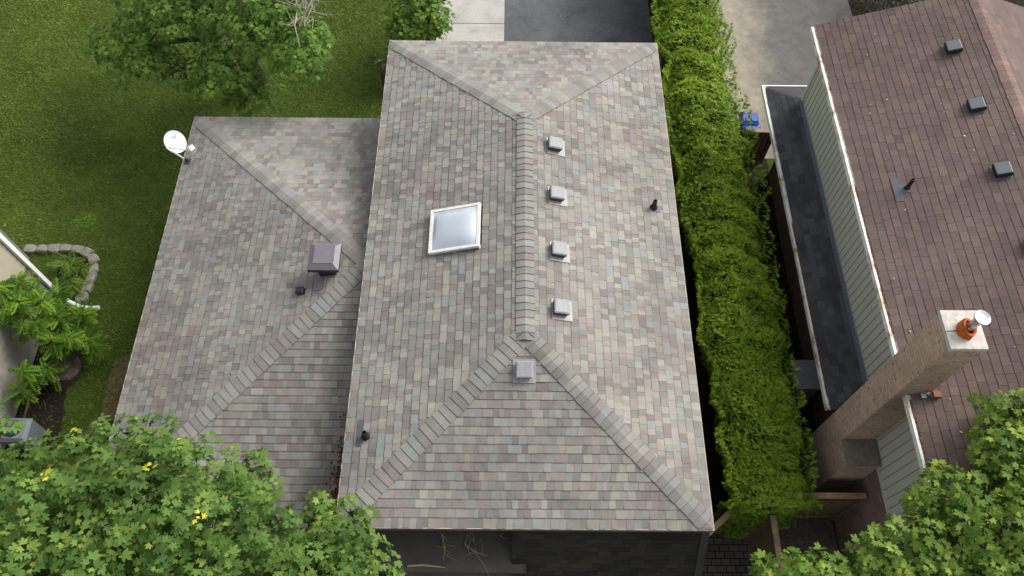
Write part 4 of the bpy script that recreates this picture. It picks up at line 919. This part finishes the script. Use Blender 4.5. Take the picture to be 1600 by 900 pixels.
def hedge_pts(n, face, r):
    y = r.uniform(HY0, HY1, n); k = wob(y * 1.9, 0 * y, 5) * 0.13 + 0.04 * np.cos(y * 7.6 + 2.6 * np.sin(y * .9))
    if face == 'top':
        t = r.random(n); x = HX0 + 0.12 + (HX1 - HX0 - 0.24) * t; z = HZ + 0.15 * wob(x * 3, y * 3, 7) + 0.14 * wob(x * 1.1, y * 1.1, 8) - 0.42 * np.abs(2 * t - 1) ** 2.6 + 0.035 * np.cos(y * 7.6 + 2.6 * np.sin(y * .9) + 1.2 * np.sin(x * 4)) + 0.05 * wob(x * 2.2, y * 2.2, 23); nr_ = np.stack([(t - .5) * 1.4, 0 * t, 0 * t + 1], 1); x = x + k * np.sign(t - .5) * np.abs(2 * t - 1)
    elif face == 'left':
        z = HZ - 0.05 - (HZ - 0.9) * r.random(n) ** 1.9; x = HX0 + 0.02 - k + 0.12 * wob(z * 2.5, y * 2.5, 9) + 0.75 * (1 - z / HZ); nr_ = np.stack([0 * z - 1, 0 * z, 0 * z + .35], 1)
    elif face == 'right':
        z = HZ - 0.05 - (HZ - 0.05) * r.random(n) ** 1.25; x = HX1 + k + 0.12 * wob(z * 2.5, y * 2.5, 10) - 0.14 * (1 - z / HZ); nr_ = np.stack([0 * z + 1, 0 * z, 0 * z + .35], 1)
    else:
        x = r.uniform(HX0 + .1, HX1 - .1, n); z = HZ - 0.15 - (HZ - 0.2) * r.random(n) ** 1.2; y = HY0 + 0.12 * wob(x * 3, z * 3, 12) + 0.25 * np.abs(2 * (x - HX0) / (HX1 - HX0) - 1) ** 2; nr_ = np.stack([(x - 4.6) * .5, 0 * x - 1, 0 * x + .35], 1)
    q = np.clip((x - HX0) / (HX1 - HX0), 0, 1); x = x + hshift(y) * (1 - q) + hwide(y) * q
    return np.stack([x, y, z], 1), unit(nr_)
r = np.random.default_rng(17); Ps, Ns = [], []
for fc, n_ in (('top', 34000), ('left', 8500), ('right', 9500), ('near', 3200)):
    p_, q_ = hedge_pts(n_, fc, r); Ps.append(p_); Ns.append(q_)
Ps, Ns = np.concatenate(Ps), np.concatenate(Ns); n_ = len(Ps)
cell = np.floor(Ps[:, :2] / 0.22).astype(int); hsh = ((cell[:, 0] * 73856093) ^ (cell[:, 1] * 19349663)) % 1000 / 1000.0      # neighbouring sprays of a twig fan out together
fan = np.stack([np.cos(hsh * 6.28), np.sin(hsh * 6.28), 0 * hsh], 1)
yd = unit(Ns * 0.42 + np.array([0, 0, 0.12]) + fan * 0.85 + r.normal(size=(n_, 3)) * 0.42); nd = unit(r.normal(size=(n_, 3)) * 0.5 + Ns * 0.9 + np.array([0, 0, 0.35]))
tone = np.clip(0.5 + 0.35 * wob(Ps[:, 0] * 2.2, Ps[:, 1] * 2.2 + Ps[:, 2], 14) + r.normal(0, .22, n_), 0, 1)[:, None]
cl = np.array([0.080, 0.158, 0.013]) * (1 - tone) + np.array([0.225, 0.345, 0.032]) * tone
brown = r.random(n_) < 0.008 + 0.05 * (wob(Ps[:, 0] * 2.6, Ps[:, 1] * 2.6, 19) > 0.62); cl[brown] = np.array([0.13, 0.10, 0.035])
scatter('foliage', T_SPRAY, Ps - yd * 0.05, yd, nd, r.uniform(0.065, 0.15, n_), cl, M_CEDAR, hedge, tipcol=(1.3, 1.2, 0.9))

# ------------------------------------------------------------------ grass
def lawn_grass():
    r = np.random.default_rng(2); n = 230000
    x = r.uniform(-17.5, -2.4, n); y = r.uniform(1.8, 20.5, n)
    keep = ~((x > -7.55) & (y < 9.6)) & ~((x > -2.8) & (y < 10.7)) & ~((x < -11.4) & (y < 6.6)) & ~((x > -2.6) & (y > 10))
    bed = (x < -10.75) & (y < 7.55) & (y > 6.3); keep &= ~(bed & (r.random(n) < .55))
    soil = (x < -10.35) & (y < 6.4); keep &= ~(soil & (r.random(n) < .82))
    bare = np.abs((x + 9.45) - (y - 3.7) * .30) + 0.10 * wob(x * 4, y * 4, 3) < 0.26; bare &= (y < 4.9); keep &= ~(bare & (r.random(n) < .7))
    x, y = x[keep], y[keep]; n = len(x)
    big = wob(x * .8, y * .8, 40); med = wob(x * 2.2, y * 2.2, 41)
    az = r.uniform(0, 6.28, n); yd = np.stack([np.cos(az), np.sin(az), r.uniform(.25, 1.5, n)], 1); nd = np.stack([r.normal(0, .4, n), r.normal(0, .4, n), np.ones(n)], 1)
    t = np.clip(0.46 + .26 * big + .26 * med + .22 * wob(x * 7, y * 7, 42) + np.clip((-11.5 - x) * .14, 0, .35) * (y > 8) + r.normal(0, .18, n), 0, 1)[:, None]
    col = np.array([0.056, 0.104, 0.016]) * (1 - t) + np.array([0.178, 0.246, 0.040]) * t
    dry = (r.random(n) < 0.05 + .06 * (med < -.3)); col[dry] = np.array([.13, .11, .045])
    pt = ((x + 11.35) / .34) ** 2 + ((y - 8.65) / .26) ** 2 < 1 + .4 * med; col[pt] = np.array([.16, .30, .03]) * r.uniform(.8, 1.1, (pt.sum(), 1))     # bright clover patch
    fl = r.random(n) < 0.0012; col[fl] = (.5, .5, .45)
    o = scatter('grass', (np.array([(-.10, 0, 0), (.10, 0, 0), (0.02, 1, -.12)]), np.array([(0, 1, 2)])), np.stack([x, y, np.full(n, .004)], 1), yd, nd, r.uniform(.05, .105, n), col, M_GRASS)
    tag(o, 'mown green lawn grass around the houses', 'grass', kind='stuff')
lawn_grass()

# ------------------------------------------------------------------ garden stones, boulders, bins, fences
def blob(r0, seed, n=10, m=7, pw=0.75, amp=1.0):
    rr = random.Random(seed); ph = [rr.uniform(0, 6) for _ in range(6)]
    mb = MB()
    def pt(i, j):
        t, f = math.pi * i / m, 2 * math.pi * j / n; d = Vector((math.sin(t) * math.cos(f), math.sin(t) * math.sin(f), math.cos(t)))
        k = 1 + amp * (.14 * math.sin(3 * d.x + ph[0]) + .12 * math.sin(4 * d.y + ph[1]) + .08 * math.sin(7 * d.z + ph[2] + 3 * d.x))
        s_ = lambda v, p: math.copysign(abs(v) ** p, v)
        return Vector((s_(d.x, pw) * r0[0], s_(d.y, pw) * r0[1], s_(d.z, pw) * r0[2])) * k
    for i in range(m):
        for j in range(n):
            q = [pt(i, j), pt(i + 1, j), pt(i + 1, j + 1), pt(i, j + 1)]
            if i == 0: q = q[:3]
            elif i == m - 1: q = [q[0], q[1], q[3]]
            mb.poly(q)
    return mb
stone_pts = [(-12.45, 7.72, 0), (-12.15, 7.72, 0), (-11.86, 7.74, 4), (-11.57, 7.75, 2), (-11.28, 7.72, -8), (-11.0, 7.63, -28), (-10.79, 7.44, -52), (-10.71, 7.18, -78), (-10.70, 6.90, -92), (-10.72, 6.62, -96), (-10.78, 6.35, -102)]
stone_lab = ['pale edging stone touching the corner of the beige house', 'second edging stone from the beige house corner', 'third edging stone from the beige house corner', 'edging stone in the middle of the straight row', 'last edging stone of the straight row before the curve',
             'edging stone starting the curve of the bed', 'edging stone in the middle of the curved corner', 'edging stone ending the curve of the bed', 'edging stone just past the curve on the lawn side', 'last but one edging stone towards the white drain pipe', 'edging stone nearest the white drain pipe']
for k, (x, y, a_) in enumerate(stone_pts):
    o = blob((0.158 * random.uniform(.92, 1.06), 0.115 * random.uniform(.9, 1.1), 0.08), 50 + k, 16, 8, 0.5, 0.55).build('edging_stone', M_STONE); o.location = (x, y, 0.05); o.rotation_euler = (0, 0, R(a_))
    tag(o, stone_lab[k], 'stone', 'stones edging the garden bed')
o = blob((0.42, 0.34, 0.30), 91, 14, 10).build('boulder', M_ROCK); o.location = (-10.65, 4.32, 0.12); o.rotation_euler = (0, 0, .5); tag(o, 'dark boulder in the shade below the feathery saplings', 'boulder')
o = blob((0.22, 0.26, 0.45), 95, 12, 8).build('boulder', M_ROCK); o.location = (-3.72, 13.4, 0.5); tag(o, 'brown stone peeking past the far left corner of the main roof', 'boulder')
sk_ = MB(); sk_.tube([(-11.2, 2.75, 0.02), (-11.02, 3.15, 0.4), (-10.85, 3.6, 0.75)], [0.028, 0.025, 0.018], 6); tag(sk_.build('stick', M_BARK), 'brown stick leaning beside the grey foundation wall', 'stick')
gb = thing('plastic_bin', (-10.95, 2.86, 0), 'grey plastic bin with rounded lid half under the maple leaves', 'bin')
b_ = MB(); b_.frustum((-11.2, 2.52), (-10.72, 2.98), 0.0, 0.62, -0.02); b_.frustum((-11.24, 2.48), (-10.68, 3.02), 0.622, 0.70, 0.06); b_.build('body', M_BINGREY, gb)
b_ = MB(); b_.lathe((-11.0, 2.76, 0.702), (0, 0, 1), [(0.19, 0), (0.18, 0.05), (0.14, 0.10), (0.08, 0.125), (0.01, 0.13)], 24); b_.build('lid', M_BINLID, gb, smooth=True)

def recycling_bin(x, y, label):
    t = thing('recycling_bin', (x, y, 0), label, 'recycling bin', 'blue recycling bins'); w_, d_, h_ = 0.23, 0.17, 0.62
    b = MB(); b.frustum((x - w_ + .03, y - d_ + .03), (x + w_ - .03, y + d_ - .03), 0, h_, -0.03); b.build('body', M_BLUE, t)
    l = MB(); l.box((x - w_ - .02, y - d_ - .02, h_ + .002), (x + w_ + .02, y + d_ + .02, h_ + .03)); l.frustum((x - w_ - .01, y - d_ - .01), (x + w_ + .01, y + d_ + .01), h_ + .0305, h_ + .07, .05); l.tube([(x - w_, y - d_ - .03, h_ + .02), (x + w_, y - d_ - .03, h_ + .02)], .018, 8); l.build('lid', M_BLUE, t)
recycling_bin(6.28, 11.78, 'blue lidded recycling bin farther from the brown gate'); recycling_bin(6.30, 11.32, 'blue recycling bin closest to the brown wooden gate')

def fence(name, label, a_, b_, h_, face=-1, cat='fence'):
    """board fence from a to b: boards, two rails, flat cap rail, end posts"""
    t = thing(name, (a_[0], a_[1], 0), label, cat); A, B = Vector((*a_, 0)), Vector((*b_, 0)); d = (B - A); ln = d.length; m_ = frame(A, d.normalized(), Vector((0, 0, 1)).cross(d.normalized()))
    bd = MB(); x = 0.0
    while x < ln - 0.02:
        w_ = min(0.135, ln - x); bd.box((x + .003, -0.010, 0.03), (x + w_ - .003, 0.010, h_ - random.uniform(.0, .012)), mat=m_); x += 0.14
    bd.build('boards', M_WOOD, t)
    for z_ in (0.35, h_ - 0.3):
        rl = MB(); rl.box((0, 0.011 * face - (0.035 if face < 0 else 0), z_), (ln, 0.011 * face + (0 if face < 0 else 0.035), z_ + 0.085), mat=m_); rl.build('rail', M_WOOD, t)
    cp = MB(); cp.box((-0.02, -0.055, h_), (ln + 0.02, 0.055, h_ + 0.035), mat=m_); cp.build('cap_rail', M_WOODG, t)
    for x in (0.0, ln):
        ps = MB(); ps.box((x - .045, -.047, 0), (x + .045, .047, h_ - .002), mat=m_); ps.build('post', M_WOOD, t)
    return t
fence('board_fence', 'wooden fence running from the hedge to the brick chimney wall', (5.35, 1.13), (6.68, 1.13), 1.85, -1)
fence('board_fence', 'wooden fence with grey cap running along the dark pavers', (4.84, -3.2), (4.84, 0.74), 1.78, 1)
fence('board_fence', 'short board fence below the near end of the hedge', (4.16, 0.90), (4.70, 0.90), 1.78, -1)
fence('wooden_gate', 'weathered wooden gate standing open at the corner of the grey roof', (3.42, 0.30), (4.06, 0.84), 1.75, -1, 'gate')
fence('wooden_gate', 'brown wooden gate between the hedge and the blue bins', (5.95, 10.8), (6.62, 10.8), 1.25, -1, 'gate')
ac = thing('air_conditioner', (6.3, 4.05, 0), 'grey air conditioner box below the dark skirt roof', 'air conditioner')
b_ = MB(); b_.box((6.12, 3.76, 0.06), (6.62, 4.42, 0.86)); b_.build('cabinet', M_AC, ac); b_ = MB(); b_.box((6.10, 3.74, 0.862), (6.64, 4.44, 0.90)); b_.build('top_panel', M_AC, ac); b_ = MB(); b_.box((6.05, 3.7, 0.005), (6.67, 4.48, 0.058)); b_.build('pad', M_STONE, ac)

# ------------------------------------------------------------------ small litter
rr = random.Random(77)
twl = ['thick pale broken stick along the canopy front edge', 'branching dry twig in the middle of the canopy', 'bushy dry twig near the maple end of the canopy', 'short curled pale twig alone on the canopy']
def twig(name, pts, rad, label, sub=0, spread=.12):
    mb = MB(); mb.tube(pts, rad, 6)
    for k in range(sub):
        s = Vector(pts[rr.randrange(len(pts) - 1)]).lerp(Vector(pts[-1]), rr.random() * .6); e_ = s + Vector((rr.gauss(0, spread), rr.gauss(0, spread), rr.uniform(0, .02))); mb.tube([s, (s + e_) / 2 + Vector((rr.uniform(-.02, .02), rr.uniform(-.02, .02), .015)), e_], [.005, .004, .002], 5)
    tag(mb.build(name, M_DRYTWIG), label, 'twig', 'dry twigs on the canopy')
twig('twig', [(-2.0, -0.42, 2.965), (-1.75, -0.40, 2.97), (-1.35, -0.44, 2.965)], [.018, .022, .012], twl[0])
twig('twig', [(-0.98, 0.12, 2.96), (-1.02, -0.05, 2.975), (-0.85, -0.18, 2.97), (-0.62, -0.24, 2.96)], [.011, .011, .008, .004], twl[1], 9, .18)
twig('twig', [(-1.45, 0.15, 2.96), (-1.36, -0.1, 2.975), (-1.38, -0.3, 2.96)], [.009, .009, .005], twl[2], 12, .15)
twig('twig', [(-0.35, 0.14, 2.955), (-0.42, 0.10, 2.975), (-0.34, 0.06, 2.96), (-0.24, 0.06, 2.955)], [.006, .007, .006, .003], twl[3])
def litter(name, label, pts, cols, size, seed):
    r = np.random.default_rng(seed); P = np.array(pts); n = len(P); az = r.uniform(0, 6.28, n)
    o = scatter(name, T_OVAL, P, np.stack([np.cos(az), np.sin(az), r.uniform(-.1, .5, n)], 1), np.stack([r.normal(0, .4, n), r.normal(0, .4, n), np.ones(n)], 1), size * r.uniform(.6, 1.3, n), np.array(cols)[r.integers(0, len(cols), n)] * r.uniform(.7, 1.2, (n, 1)), M_LEAF)
    tag(o, label, 'leaf litter', kind='stuff')
zn = lambda x, y: WE + TW * (y - WY0)
pts = []
for k in range(420):
    y_ = 0.35 + abs(random.gauss(0, .6)); x_ = -3.24 - abs(random.gauss(0, .13)); 
    if y_ < 2.4: pts.append((x_, y_, zn(x_, y_) + .02 + random.uniform(0, .03)))
litter('dead_leaves', 'brown dead leaves piled in the gap beside the main eave', pts, [(.12, .045, .02), (.07, .03, .016), (.16, .08, .04)], .07, 5)
pts = []
for k in range(24):
    x_ = random.uniform(6.5, 9.2); y_ = random.uniform(.5, 10.2)
    if not (x_ < 6.8 and y_ < 2.8): pts.append((x_, y_, GE + GT * (x_ - GX) + .022))
litter('fallen_seeds', 'pale fallen seeds dotted over the brown roof', pts, [(.5, .42, .34), (.4, .3, .2)], .045, 6)
pts = []
for k in range(40):
    x_ = random.uniform(-2.8, 2.8); y_ = random.uniform(1, 10); pts.append((x_, y_, E + TA * min(W - abs(x_), y_, L - y_) + .022))
    x_ = random.uniform(-7.5, -3.4); y_ = random.uniform(.8, 9.4); pts.append((x_, y_, WE + TW * min(x_ - WX, y_ - WY0, WY1 - y_) + .022))
litter('fallen_seeds', 'tiny pale seeds dotted over the mottled grey roof', pts, [(.45, .40, .32), (.3, .25, .18)], .03, 8)
pts = [(random.uniform(-.4, 3.8), random.uniform(14.9, 17.5), .02) for k in range(70)]
litter('fallen_seeds', 'pale seeds scattered on the dark asphalt', pts, [(.4, .36, .28)], .03, 9)

for o in scene.objects:
    if 'base' in o: del o['base']
